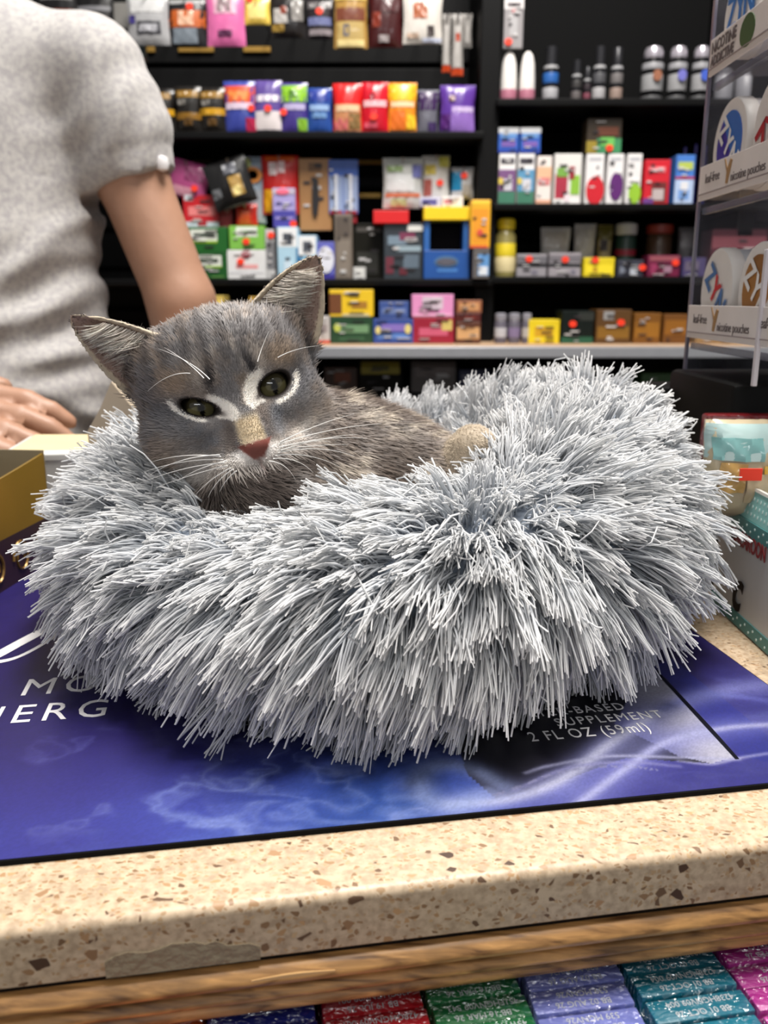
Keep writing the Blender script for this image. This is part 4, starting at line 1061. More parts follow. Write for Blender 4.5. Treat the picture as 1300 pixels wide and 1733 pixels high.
for i, (xa, xb, yb, lb) in enumerate(((748, 764, 122, 'slim clear packet with an orange foot hanging left of its pair'), (764, 786, 128, 'slim clear packet with an orange foot and a red mark, middle of three'), (784, 800, 80, 'short grey slim packet beside the black upright'))):
    bag(lb, (xa, 22, xb, yb), Yh + 0.02*i, (150, 146, 142), [(0.2, 0.14, 0.75, 0.8, (190, 186, 182))] + ([(0.0, 0.0, 1, 0.12, (196, 70, 30))] if i < 2 else []) + ([(0.3, 0.55, 0.7, 0.68, (190, 90, 70))] if i == 1 else []), th=0.012, name='slim_packet', cat='packet', group='slim packets by the upright', peg=True)
# ---- second row of bags standing on the shelf
Y2 = 1.93
for i, (xa, xb, ya, lb) in enumerate(((240, 292, 148, 'black pouch with a gold name band nearest the sleeve'), (298, 338, 144, 'black pouch with thin gold bands, middle of three black ones'), (338, 380, 146, 'black pouch with a gold name band beside the blue and orange bag'))):
    b_ = [(0.04, 0.76, 0.9, 0.9, (150, 112, 40)), (0.0, 0.40 - 0.1*(i == 1), 1, 0.54 - 0.1*(i == 1), (206, 154, 30) if i != 1 else (140, 100, 30)), (0.1, 0.6, 0.4, 0.72, (120, 116, 110)), (0.32, 0.18, 0.66, 0.34, (170, 124, 30) if i == 0 else (90, 62, 20))]
    bag(lb, (xa, ya, xb, 222), Y2, (24, 20, 16), b_, sit='L2', group=G2)
bag('blue bag with an orange red cartoon top and white name in the second row', (380, 135, 430, 222), Y2, (60, 72, 160), [(0.0, 0.58, 1, 0.9, (222, 84, 50)), (0.15, 0.62, 0.8, 0.8, (240, 140, 70)), (0.05, 0.46, 0.95, 0.58, (220, 200, 220)), (0.7, 0.05, 1, 0.3, (170, 30, 70))], (0.9, 0.48), sit='L2', group=G2)
bag('purple and white candy bag with a red sticker in the second row', (430, 134, 476, 222), Y2, (96, 76, 150), [(0.0, 0.6, 1, 0.72, (240, 232, 240)), (0.04, 0.08, 0.96, 0.42, (232, 222, 222)), (0.0, 0.0, 1.0, 0.07, (20, 16, 20))], (0.52, 0.46), sit='L2', group=G2)
bag('lime green and violet bag in the second row', (476, 138, 520, 222), Y2, (72, 58, 140), [(0.02, 0.62, 0.98, 0.94, (140, 196, 44)), (0.08, 0.46, 0.92, 0.58, (186, 176, 214)), (0.62, 0.06, 0.98, 0.3, (130, 180, 50)), (0.3, 0.7, 0.6, 0.84, (80, 130, 40))], (0.08, 0.42), sit='L2', group=G2)
bag('plain mid blue bag in the second row', (520, 147, 561, 222), Y2, (40, 80, 160), [(0.0, 0.7, 1, 0.96, (40, 60, 150)), (0.1, 0.5, 0.9, 0.62, (150, 180, 220)), (0.2, 0.34, 0.8, 0.46, (110, 150, 200))], sit='L2', group=G2)
bag('red bag with a photo of sweets on its lower half', (564, 139, 613, 222), Y2, (222, 30, 32), [(0.04, 0.06, 0.96, 0.58, (204, 140, 96)), (0.04, 0.08, 0.5, 0.3, (214, 110, 110)), (0.55, 0.1, 0.95, 0.4, (140, 110, 66)), (0.1, 0.44, 0.9, 0.56, (236, 200, 160))], sit='L2', group=G2)
bag('solid crimson bag with a white name between two lit bags', (612, 137, 658, 222), Y2, (206, 14, 40), [(0.06, 0.52, 0.94, 0.64, (240, 190, 196)), (0.3, 0.66, 0.5, 0.78, (150, 20, 40)), (0.1, 0.12, 0.6, 0.22, (230, 90, 110))], (0.45, 0.32), sit='L2', group=G2)
bag('amber orange bag with a yellow top in the second row', (657, 138, 706, 222), Y2, (244, 152, 36), [(0.0, 0.64, 1, 0.95, (250, 196, 40)), (0.08, 0.52, 0.92, 0.62, (252, 214, 170)), (0.08, 0.08, 0.6, 0.46, (240, 120, 40)), (0.66, 0.1, 0.96, 0.36, (252, 206, 50))], sit='L2', group=G2)
bag('grey bag with a dark purple top, in shade beside the violet bag', (706, 150, 744, 222), Y2 + 0.03, (110, 110, 122), [(0.0, 0.56, 1, 0.94, (62, 36, 84)), (0.5, 0.1, 0.9, 0.3, (70, 50, 100))], sit='L2', group=G2)
bag('violet bag with a lilac panel beside the upright', (745, 142, 806, 222), Y2, (92, 52, 150), [(0.3, 0.06, 0.98, 0.56, (150, 112, 196)), (0.34, 0.44, 0.96, 0.54, (206, 186, 226)), (0.02, 0.1, 0.28, 0.4, (80, 30, 110)), (0.24, 0.66, 0.42, 0.78, (140, 110, 110))], sit='L2', group=G2)
# ---- third level: hanging bags
bag('glossy pink bag hanging askew by the arm', (286, 272, 350, 336), 1.95, (190, 84, 142), [(0.1, 0.06, 0.7, 0.3, (226, 160, 180)), (0.4, 0.5, 0.9, 0.8, (150, 60, 110))], (0.72, 0.32), tilt=-0.25, peg=True, group='hanging bags above the boxes')
bag('black bag with a gold emblem hanging askew', (352, 268, 424, 350), 1.92, (22, 21, 22), [(0.5, 0.2, 0.8, 0.62, (176, 140, 70)), (0.55, 0.22, 0.72, 0.4, (246, 226, 150)), (0.45, 0.68, 0.75, 0.88, (110, 112, 120)), (0.04, 0.25, 0.25, 0.45, (110, 112, 116))], tilt=0.3, peg=True, group='hanging bags above the boxes', shine=0.7)
carton('red card with white script and a pale foot above the green boxes', (312, 330, 368, 388), 1.955, (196, 24, 36), [(0.0, 0.0, 1, 0.22, (200, 210, 220)), (0.15, 0.4, 0.9, 0.66, (232, 130, 130)), (0.4, 0.1, 0.66, 0.28, (170, 40, 50)), (0.05, 0.84, 0.3, 1.0, (210, 214, 220))], dep=0.012, name='hanging_card', cat='packet')
carton('narrow dark red packet behind the black bag', (368, 340, 392, 388), 1.965, (140, 26, 34), [(0.2, 0.1, 0.8, 0.9, (170, 50, 56))], dep=0.012, name='hanging_card', cat='packet')
bag('pale blue detergent pouch with an orange ring', (406, 264, 446, 378), 1.97, (168, 186, 204), [(0.1, 0.8, 0.5, 0.98, (210, 220, 150)), (0.35, 0.02, 0.95, 0.5, (176, 182, 192))], discs=[(0.58, 0.72, 0.34, 0.12, (240, 150, 60)), (0.58, 0.72, 0.2, 0.07, (96, 80, 140))], peg=True, group='hanging bags above the boxes')
bag('small scarlet bag under the pale blue pouch', (398, 344, 434, 384), 1.95, (206, 44, 28), [(0.2, 0.1, 0.7, 0.7, (214, 84, 40))], peg=True)
bag('scarlet snack bag with white marks and a yellow corner', (444, 262, 504, 362), 1.96, (204, 36, 34), [(0.05, 0.04, 0.4, 0.42, (238, 170, 36)), (0.2, 0.66, 0.42, 0.88, (240, 220, 220)), (0.45, 0.7, 0.64, 0.9, (236, 206, 206)), (0.1, 0.9, 0.9, 0.98, (214, 92, 30))], (0.6, 0.42), peg=True, group='hanging bags above the boxes')
carton('lavender box with dark blue bands hanging before the scarlet bag', (463, 318, 499, 384), 1.93, (168, 158, 212), [(0.0, 0.0, 1, 0.42, (70, 66, 160)), (0.1, 0.56, 0.9, 0.62, (110, 104, 180)), (0.1, 0.2, 0.9, 0.26, (160, 150, 210)), (0.0, 0.84, 1, 0.98, (190, 180, 200))], (0.9, 0.08), dep=0.02, discs=[(0.45, 0.9, 0.3, 0.07, (240, 110, 140))])
kc, _ = carton('brown kraft card holding a black folding knife', (508, 268, 560, 390), 1.965, (168, 122, 74), [(0.3, 0.82, 0.7, 0.94, (120, 84, 50))], dep=0.006, name='carded_tool', cat='packet')
x0, x1, z0, z1 = rect3((508, 268, 560, 390), 1.965)
MB().prism([(x0 + (x1-x0)*u, 1.958, z0 + (z1-z0)*v) for u, v in ((0.42, 0.22), (0.56, 0.2), (0.62, 0.4), (0.6, 0.7), (0.5, 0.74), (0.42, 0.68), (0.4, 0.4))], (0, 0.0075, 0)).obj('knife', mat((50, 48, 50), 0.4, 0.5), kc)
for i, (xa, xb, lb) in enumerate(((557, 581, 'blue carded toothbrush nearer the kraft card'), (581, 606, 'blue carded toothbrush nearer the brass strips'))):
    o, _ = carton(lb, (xa, 270, xb, 362), 1.96, (54, 92, 178), [(0.05, 0.05, 0.95, 0.7, (150, 166, 200)), (0.1, 0.0, 0.9, 0.06, (150, 20, 40))], dep=0.005, name='carded_toothbrush', cat='toothbrush', group='carded toothbrushes')
    x0, x1, z0, z1 = rect3((xa, 270, xb, 362), 1.96)
    MB().tube([((x0+x1)/2, 1.955, z0 + (z1-z0)*t) for t in (0.05, 0.3, 0.5, 0.72)], [0.003, 0.004, 0.003, 0.0045], 8).obj('brush', mat((228, 232, 240), 0.35), o, smooth=True)
carton('small deep red packet under the toothbrushes', (576, 352, 604, 378), 1.965, (140, 14, 30), [(0.1, 0.5, 0.9, 0.8, (90, 10, 20))], dep=0.008, name='hanging_card', cat='packet')
bag('large white printed bag of pads hanging over the red strip', (648, 266, 716, 352), 1.95, (206, 208, 204), [(0.05, 0.22, 0.95, 0.3, (214, 120, 84)), (0.08, 0.34, 0.8, 0.66, (230, 232, 232)), (0.1, 0.72, 0.5, 0.84, (150, 176, 120)), (0.75, 0.6, 0.98, 0.86, (110, 114, 180)), (0.2, 0.04, 0.6, 0.18, (186, 196, 140))], peg=True)
bag('white and yellow bag with a red dot beside the bag of pads', (714, 262, 762, 344), 1.96, (214, 212, 206), [(0.1, 0.6, 0.5, 0.8, (220, 200, 80)), (0.05, 0.15, 0.35, 0.5, (170, 90, 80)), (0.6, 0.75, 0.98, 0.98, (190, 186, 80))], (0.65, 0.42), peg=True)
bag('white packet with a turquoise panel and a red dot near the upright', (764, 282, 803, 336), 1.96, (196, 196, 198), [(0.0, 0.25, 0.45, 0.85, (30, 130, 176)), (0.5, 0.1, 0.95, 0.45, (170, 166, 160))], (0.55, 0.72), peg=True)
carton('narrow white box lying across the blue display box', (748, 332, 784, 351), 1.925, (226, 222, 222), [(0.1, 0.3, 0.5, 0.7, (200, 120, 130))], dep=0.05, sit=onY(750, 350, 1.925)[2])
carton('flat lilac box lying left on the blue display box', (711, 334, 747, 349), 1.93, (196, 196, 222), [(0.1, 0.2, 0.8, 0.8, (84, 80, 150))], dep=0.05, sit=onY(750, 350, 1.925)[2])
# ---- third level: boxes standing on the shelf
Y3 = 1.92
def gbox(label, r, sit, **k): return carton(label, r, Y3, *k.pop('a'), sit=sit, group=G3, **k)
_, zg = gbox('dark green box with a white name plate, lower of the pair', (317, 428, 384, 474), 'L3', a=((22, 84, 30), [(0.18, 0.5, 0.86, 0.9, (222, 226, 216)), (0.26, 0.62, 0.78, 0.78, (70, 80, 70)), (0.18, 0.44, 0.86, 0.5, (150, 190, 50)), (0.6, 0.06, 0.9, 0.12, (90, 140, 70))], None, 0.08))
gbox('dark green box with a white name plate, upper of the pair', (315, 384, 384, 428), zg + 0.0005, a=((26, 96, 34), [(0.12, 0.46, 0.76, 0.9, (222, 226, 216)), (0.2, 0.6, 0.7, 0.76, (70, 80, 70)), (0.12, 0.38, 0.76, 0.46, (150, 190, 50))], None, 0.08))
gbox('thin teal box sliver left of the green boxes', (304, 394, 315, 474), 'L3', a=((90, 150, 160), [(0.1, 0.3, 0.9, 0.6, (60, 110, 120))], None, 0.08))
_, zg = gbox('white box with red script, below the lime box', (386, 423, 449, 474), 'L3', a=((226, 226, 226), [(0.22, 0.36, 0.8, 0.5, (232, 160, 160)), (0.05, 0.2, 0.95, 0.24, (200, 200, 206))], (0.35, 0.6), 0.08), discs=[(0.5, 0.84, 0.12, 0.12, (170, 30, 60))])
gbox('lime green box with a white plate and a red sticker', (389, 382, 447, 423), zg + 0.0005, a=((126, 190, 78), [(0.2, 0.55, 0.8, 0.95, (232, 236, 228)), (0.28, 0.68, 0.74, 0.8, (120, 150, 110))], (0.48, 0.34), 0.08))
gbox('slim white and black box right of the red script box', (451, 388, 469, 474), 'L3', a=((196, 196, 196), [(0.1, 0.2, 0.75, 0.75, (120, 120, 124)), (0.75, 0, 1, 1, (40, 40, 44))], (0.5, 0.88), 0.08))
gbox('tall pale blue and white box with black symbols', (471, 384, 504, 474), 'L3', a=((176, 212, 232), [(0.05, 0.62, 0.95, 0.98, (236, 238, 240)), (0.28, 0.66, 0.72, 0.88, (70, 74, 84)), (0.3, 0.1, 0.7, 0.35, (206, 226, 240)), (0.9, 0.0, 1.0, 0.6, (40, 120, 170))], None, 0.08))
gbox('shorter pale blue box with black symbols', (505, 398, 536, 474), 'L3', a=((150, 196, 224), [(0.05, 0.55, 0.95, 0.98, (236, 238, 240)), (0.28, 0.6, 0.72, 0.86, (80, 84, 94)), (0.0, 0.0, 0.2, 0.5, (40, 110, 160))], None, 0.08))
gbox('violet blue box with a round white face behind the ear', (537, 409, 566, 474), 'L3', a=((96, 100, 186), [(0.0, 0.0, 1, 0.12, (50, 40, 140))], None, 0.08), discs=[(0.5, 0.52, 0.46, 0.36, (226, 228, 240))])
gbox('dim greige clear pack right of the violet box', (567, 362, 596, 460), 'L3', a=((112, 102, 92), [(0.15, 0.05, 0.85, 0.6, (130, 120, 110)), (0.1, 0.66, 0.9, 0.95, (90, 80, 72))], None, 0.05))
gbox('small white cube in front of the dark box', (598, 452, 619, 472), 'L3', a=((196, 196, 194), [(0.2, 0.2, 0.8, 0.8, (226, 226, 222))], None, 0.03))
carton('dark olive black box in shadow on the third shelf', (599, 378, 650, 470), 1.97, (26, 25, 20), [(0.1, 0.85, 0.9, 0.93, (70, 66, 62)), (0.1, 0.1, 0.8, 0.5, (34, 34, 26))], None, 0.1, 'L3', group=G3)
rd, zr = carton('clear tub of small toys with a bright red lid strip', (650, 378, 716, 472), 1.925, (46, 54, 62), [(0.1, 0.62, 0.6, 0.78, (120, 140, 156)), (0.4, 0.7, 0.8, 0.84, (120, 50, 80)), (0.3, 0.5, 0.95, 0.6, (150, 170, 180)), (0.05, 0.1, 0.25, 0.4, (110, 40, 56)), (0.5, 0.2, 0.9, 0.44, (96, 112, 126)), (0.4, 0.08, 0.6, 0.2, (100, 30, 44)), (0.6, 0.86, 1.0, 0.96, (226, 226, 220))], None, 0.07, 'L3', name='toy_tub', cat='tub', group=G3)
x0, x1, z0, z1 = rect3((632, 356, 692, 378), 1.92); MB().box((x0, 1.916, z0), (x1, 1.99, z1), 0.001).obj('lid_strip', mat((216, 22, 26), 0.4), rd)
# blue counter display with a yellow header
x0, x1, z0, z1 = rect3((717, 350, 796, 470), 1.905); z0 = SH['L3'] + 0.0005
db = thing('display_box', 'bright blue open display box with a yellow header and dark window', 'display box', ((x0+x1)/2, 1.95, z0)); Hh = z1 - z0; W = x1 - x0
MB().box((x0, 1.905, z0), (x1, 1.99, z0 + 0.40*Hh), 0.001).obj('tray_front', mat((24, 80, 156), 0.4), db)
MB().box((x0, 1.912, z0 + 0.4*Hh), (x0 + 0.13*W, 1.99, z0 + 0.82*Hh), 0.0008).obj('side_wall', mat((40, 98, 170), 0.4), db)
MB().box((x1 - 0.13*W, 1.912, z0 + 0.4*Hh), (x1, 1.99, z0 + 0.82*Hh), 0.0008).obj('side_wall', mat((40, 98, 170), 0.4), db)
MB().box((x0 + 0.12*W, 1.97, z0 + 0.4*Hh), (x1 - 0.12*W, 1.988, z0 + 0.82*Hh), 0.0).obj('inside', mat((22, 16, 16), 0.7), db)
MB().box((x0 - 0.01*W, 1.903, z0 + 0.82*Hh), (x1 + 0.01*W, 1.99, z1), 0.001).obj('header', mat((246, 208, 22), 0.4), db)
disc(db, 'oval_logo', (x0+x1)/2, z0 + 0.24*Hh, 1.905, 0.27*W, 0.085*Hh, (70, 110, 150)); disc(db, 'logo_face', (x0+x1)/2, z0 + 0.24*Hh, 1.9035, 0.22*W, 0.05*Hh, (90, 90, 100))
put(db, 'printed_panel', x0 + 0.3*W, x0 + 0.75*W, z0 + 0.1*Hh, z0 + 0.14*Hh, 1.905, (70, 130, 200))
_, zy = carton('small blue and white box under the tall yellow box', (800, 420, 829, 472), 1.872, (96, 92, 90), [(0.3, 0.1, 0.98, 0.8, (96, 150, 206)), (0.36, 0.12, 0.9, 0.4, (220, 226, 232))], None, 0.055, 'L3', group=G3)
carton('tall yellow orange box against the upright', (796, 338, 831, 418), 1.872, (238, 178, 34), [(0.08, 0.1, 0.9, 0.82, (232, 152, 30)), (0.05, 0.9, 0.95, 0.97, (246, 206, 60)), (0.0, 0.0, 0.9, 0.06, (220, 90, 40))], None, 0.055, zy + 0.0005, group=G3, discs=[(0.48, 0.32, 0.16, 0.07, (214, 80, 60))])
# ---- back counter, left half
GC = 'boxes along the back counter'
YC = 1.84
def cbox(label, r, sit, col, bands=(), st=None, dep=0.07, **k): return carton(label, r, k.pop('Y', YC), col, bands, st, dep, sit, group=GC, **k)
_, z = cbox('dark green box under the yellow chick box', (560, 536, 631, 574), 'C', (30, 66, 40), [(0.1, 0.4, 0.9, 0.7, (110, 150, 110)), (0.2, 0.1, 0.8, 0.25, (50, 90, 60))], discs=[(0.16, 0.6, 0.08, 0.16, (190, 200, 90))])
cbox('yellow box with a brown corner picture, on the green box', (558, 490, 632, 536), z + 0.0005, (236, 196, 30), [(0.0, 0.1, 0.28, 0.85, (112, 66, 34)), (0.5, 0.3, 0.86, 0.56, (170, 120, 40)), (0.3, 0.0, 0.9, 0.1, (200, 190, 150))])
_, z = cbox('royal blue box beside the pink and red boxes', (632, 540, 700, 574), 'C', (46, 74, 150), [(0.1, 0.2, 0.9, 0.4, (90, 130, 200)), (0.2, 0.5, 0.8, 0.8, (130, 110, 190))], discs=[(0.12, 0.55, 0.07, 0.16, (220, 206, 130)), (0.86, 0.6, 0.08, 0.2, (220, 206, 130))])
cbox('smaller dark blue box on the royal blue box', (642, 510, 692, 540), z + 0.0005, (60, 84, 150), [(0.1, 0.3, 0.9, 0.6, (110, 130, 180))])
_, z = cbox('crimson box under the pink box', (699, 537, 769, 574), 'C', (150, 24, 50), [(0.15, 0.3, 0.85, 0.6, (200, 90, 120)), (0.7, 0.5, 0.95, 0.9, (210, 190, 110))])
cbox('candy pink box on the crimson box', (697, 498, 768, 537), z + 0.0005, (226, 146, 196), [(0.25, 0.35, 0.75, 0.9, (216, 196, 210)), (0.05, 0.05, 0.95, 0.15, (240, 180, 214))])
_, z = cbox('brown snack box with a pale front, lowest by the upright', (771, 545, 814, 574), 'C', (90, 48, 30), [(0.05, 0.2, 0.95, 0.75, (206, 160, 110))])
_, z = cbox('dark chocolate coloured box between two tan boxes', (771, 530, 814, 545), z + 0.0005, (84, 24, 20), [(0.1, 0.3, 0.8, 0.7, (110, 40, 30))])
cbox('tan snack box on top of the dark chocolate coloured box', (773, 508, 816, 530), z + 0.0005, (150, 90, 60), [(0.1, 0.2, 0.9, 0.8, (206, 150, 100))])
cbox('pale grey box hidden behind the upright ear', (536, 535, 558, 575), 'C', (190, 186, 184), [(0.0, 0.0, 1, 0.12, (200, 80, 60)), (0.2, 0.4, 0.8, 0.7, (150, 140, 140))])
for (xa, xb, ya, col, lb) in ((424, 450, 502, (190, 150, 60), 'gold topped carton seen above the cat, by the ear'), (450, 500, 512, (150, 130, 120), 'dull beige carton just above the head'), (352, 378, 500, (206, 180, 90), 'small gold carton beside the forearm'), (380, 422, 510, (96, 90, 84), 'low grey carton above the head')):
    cbox(lb, (xa, ya, xb, 575), 'C', col, [(0.1, 0.6, 0.9, 0.9, tuple(int(min(255, q*1.2)) for q in col))])
# ---- back counter, right half
for i, (xa, xb, lb) in enumerate(((838, 860, 'grey lidded jar at the left of three'), (861, 883, 'grey lidded jar in the middle of three'), (884, 902, 'grey lidded jar next to the yellow box'))):
    lathe_thing(lb + ' on the back counter', (xa, xb), 530, 566, 1.84, [('jar', [(0.95, 0), (1, 0.05), (1, 0.7), (0.85, 0.75)], (96, 92, 104), 0.3, 0), ('lid', [(0.9, 0.75), (0.95, 0.78), (0.95, 0.97), (0.5, 1)], (150, 150, 160), 0.4, 0), ('label_band', [(1.01, 0.2), (1.02, 0.22), (1.02, 0.5), (1.01, 0.52)], ((190, 190, 196), (130, 116, 150), (180, 176, 170))[i], 0.4, 0)], 'C', 'small_jar', 'jar', 'three small jars')
cbox('low bright yellow box on the back counter', (894, 541, 948, 568), 'C', (226, 200, 26), [(0.2, 0.3, 0.8, 0.7, (206, 160, 30))])
cbox('black box with a green foot and a red sticker', (950, 526, 1006, 568), 'C', (24, 30, 28), [(0.0, 0.0, 1, 0.2, (30, 84, 60)), (0.5, 0.7, 1.0, 0.95, (40, 44, 40))], (0.34, 0.6))
cbox('brown display tray with a red sticker at the right', (1008, 524, 1070, 568), 'C', (88, 58, 22), [(0.05, 0.15, 0.95, 0.5, (130, 92, 26)), (0.2, 0.7, 0.5, 0.95, (150, 150, 150))], (0.7, 0.62))
cbox('amber brown tray in the middle of the right end', (1072, 530, 1120, 568), 'C', (120, 76, 20), [(0.05, 0.2, 0.95, 0.7, (150, 100, 26))])
cbox('amber brown tray farthest right on the back counter', (1122, 532, 1172, 568), 'C', (110, 68, 22), [(0.05, 0.3, 0.95, 0.8, (140, 90, 24))])
cbox('tan carton seen through the clear rack', (1178, 540, 1262, 568), 'C', (150, 120, 80), [(0.1, 0.3, 0.9, 0.8, (186, 156, 106))])
# ---- under the back counter
YU = 1.9
def ubox(label, r, col, bands=()): carton(label, r, YU, col, bands, None, 0.07, 'U', group='boxes under the back counter')
ubox('black box with a dull yellow label below the back counter', (608, 608, 680, 668), (24, 22, 16), [(0.05, 0.55, 0.95, 0.92, (150, 136, 20)), (0.3, 0.65, 0.7, 0.82, (90, 84, 20))])
ubox('brown carton below the back counter by the cat', (550, 622, 604, 668), (70, 46, 34), [(0.3, 0.4, 0.8, 0.8, (130, 70, 44))])
ubox('grey carton below the back counter, middle', (696, 612, 772, 668), (96, 90, 88), [(0.1, 0.5, 0.9, 0.9, (120, 110, 108))])
ubox('dark blue carton below the back counter', (776, 626, 830, 668), (30, 36, 70), [(0.1, 0.4, 0.9, 0.8, (60, 60, 100))])
ubox('red and green carton below the back counter near the black stand', (1084, 632, 1150, 668), (60, 96, 50), [(0.0, 0.0, 0.6, 0.5, (190, 40, 40)), (0.6, 0, 1, 0.5, (200, 80, 90))])
ubox('black carton below the back counter right of the upright', (900, 628, 980, 668), (24, 22, 24), [(0.1, 0.5, 0.7, 0.8, (50, 44, 44))])
# ---- right bay, top shelf
G4 = 'bottles on the right top shelf'
hp, _ = carton('white and clear razor card with an orange sticker hanging above the white bottles', (852, -26, 888, 82), 1.93, (150, 146, 148), [(0.0, 0.62, 1, 1.0, (226, 222, 222)), (0.15, 0.66, 0.85, 0.72, (90, 80, 84)), (0.3, 0.2, 0.7, 0.58, (176, 174, 176))], (0.25, 0.1), dep=0.008, name='carded_razor', cat='packet', discs=[(0.5, 0.58, 0.1, 0.03, (190, 30, 40))])
for i, (xa, xb) in enumerate(((848, 879), (880, 910))):
    lathe_thing(('left' if i == 0 else 'right') + ' one of two white domed bottles with a mauve base', (xa, xb), 84, 166, 1.93, [('base', [(0.95, 0), (1, 0.03), (1, 0.24), (0.98, 0.25)], (176, 110, 130), 0.4, 0), ('cap', [(0.98, 0.25), (0.97, 0.45), (0.85, 0.75), (0.6, 0.93), (0.25, 1.0)], (236, 232, 228), 0.35, 0)], 'R1', 'domed_bottle', 'bottle', G4)
def dark_bottle(label, xa, xb, ya, c1, c2):
    lathe_thing(label, (xa, xb), ya, 166, 1.94, [('body', [(0.9, 0), (1, 0.03), (1, 0.6), (0.8, 0.66)], (24, 24, 28), 0.35, 0), ('cap', [(0.72, 0.66), (0.74, 0.7), (0.74, 0.98), (0.6, 1)], (46, 46, 50), 0.3, 0.3), ('label_band', [(1.01, 0.35), (1.03, 0.36), (1.03, 0.52), (1.01, 0.53)], c1, 0.4, 0), ('neck_band', [(0.98, 0.58), (1.0, 0.59), (0.9, 0.66), (0.8, 0.665)], (170, 170, 172), 0.4, 0), ('foot_label', [(1.01, 0.08), (1.03, 0.09), (1.03, 0.26), (1.01, 0.27)], c2, 0.4, 0)], 'R1', 'dark_bottle', 'bottle', G4)
dark_bottle('black spray bottle with a blue label', 920, 950, 76, (40, 96, 170), (170, 170, 174))
dark_bottle('black spray bottle with a grey label, left of a pair', 1004, 1031, 76, (80, 80, 84), (170, 168, 170))
dark_bottle('black spray bottle with a rust label, right of a pair', 1034, 1060, 78, (110, 106, 106), (150, 130, 120))
dark_bottle('slim dim bottle with a white dot label', 968, 988, 100, (60, 58, 58), (96, 90, 90))
dark_bottle('short dark bottle with a mauve foot in shade', 988, 1003, 112, (50, 40, 46), (120, 60, 76))
for i, (xa, xb, c1, lb) in enumerate(((1089, 1131, (150, 96, 70), 'brown'), (1133, 1171, (110, 110, 190), 'lilac'), (1173, 1209, (60, 90, 190), 'blue'))):
    lathe_thing(f'black spray can with a silver domed cap and a {lb} round mark', (xa, xb), 74, 166, 1.93, [('can', [(0.93, 0), (1, 0.02), (1, 0.66), (0.86, 0.76), (0.84, 0.78)], (20, 20, 22), 0.3, 0.2), ('cap', [(0.86, 0.78), (0.9, 0.8), (0.9, 0.9), (0.75, 0.97), (0.4, 1)], (206, 200, 210), 0.25, 0.6), ('name_band', [(1.01, 0.58), (1.015, 0.59), (1.015, 0.68), (0.99, 0.69)], (150, 150, 154), 0.4, 0), ('label_band', [(1.005, 0.2), (1.015, 0.21), (1.015, 0.48), (1.005, 0.49)], (150, 150, 152), 0.4, 0), ('foot_print', [(1.0, 0.05), (1.01, 0.055), (1.01, 0.1), (1.0, 0.105)], (90, 90, 92), 0.4, 0)], 'R1', 'spray_can', 'spray can', 'spray cans on the right top shelf')
    p = onY((xa + xb)/2 + 3, 120, 1.928); o_ = [o for o in bpy.data.objects if o.name.startswith('spray_can')][-1]
    disc(o_, 'round_mark', p[0], p[2] - 0.008, 1.927, 0.009, 0.011, c1, 0.002)
for i, (xa, xb) in enumerate(((1214, 1248), (1250, 1290))):
    lathe_thing(('nearer' if i else 'farther') + ' grey bottle seen through the clear rack side', (xa, xb), 124, 166, 1.93, [('body', [(0.95, 0), (1, 0.05), (1, 0.9), (0.8, 1)], (120, 120, 126), 0.4, 0), ('cap', [(0.78, 1.0), (0.8, 1.02), (0.8, 1.2), (0.5, 1.24)], (90, 90, 96), 0.4, 0)], 'R1', 'grey_bottle', 'bottle', G4)
# ---- right bay, second shelf
G5 = 'boxes on the right second shelf'
def rbox(label, r, col, bands=(), st=None, dep=0.06, sit='R2', **k): return carton(label, r, 1.93, col, bands, st, dep, sit, group=G5, **k)
zts = []
for i, (xa, xb, c1) in enumerate(((843, 874, (120, 80, 130)), (875, 906, (90, 150, 190)))):
    _, z = rbox(f'white box with a {"plum" if i == 0 else "sky blue"} picture over a green foot', (xa, 259, xb, 344), (236, 234, 234), [(0, 0, 1, 0.26, (60, 120, 96)), (0.0, 0.26, 1, 0.68, c1), (0.3, 0.28, 0.8, 0.5, (206, 206, 214)), (0.1, 0.8, 0.9, 0.9, (60, 56, 66)), (0.0, 0.4, 0.25, 0.52, (220, 196, 80))])
    zts.append(z)
for i, (xa, xb) in enumerate(((843, 879), (880, 916))):
    rbox(('left' if i == 0 else 'right') + ' one of two blue boxes stacked on the white boxes', (xa, 216, xb, 259), (40, 92, 186), [(0, 0.78, 1, 1, (230, 232, 236)), (0.1, 0.6, 0.9, 0.78, (110, 160, 220)), (0.15, 0.25, 0.85, 0.45, (120, 90, 170)), (0.0, 0.0, 1, 0.15, (24, 60, 160))], sit=max(zts) + 0.0005)
rbox('white box with a peach panel', (907, 264, 935, 344), (236, 226, 220), [(0, 0.5, 1, 0.78, (232, 186, 150)), (0.1, 0.4, 0.9, 0.56, (214, 130, 130)), (0, 0.0, 1, 0.1, (226, 170, 140))])
rbox('white box with red fruit and a green leaf', (936, 260, 986, 344), (228, 226, 222), [(0.05, 0.12, 0.5, 0.6, (170, 44, 66)), (0.0, 0.0, 1, 0.1, (240, 238, 236)), (0.62, 0.2, 0.95, 0.58, (140, 190, 60)), (0.1, 0.55, 0.5, 0.72, (120, 170, 70)), (0.55, 0.5, 0.75, 0.75, (150, 40, 50)), (0.4, 0.05, 0.6, 0.2, (236, 220, 226))])
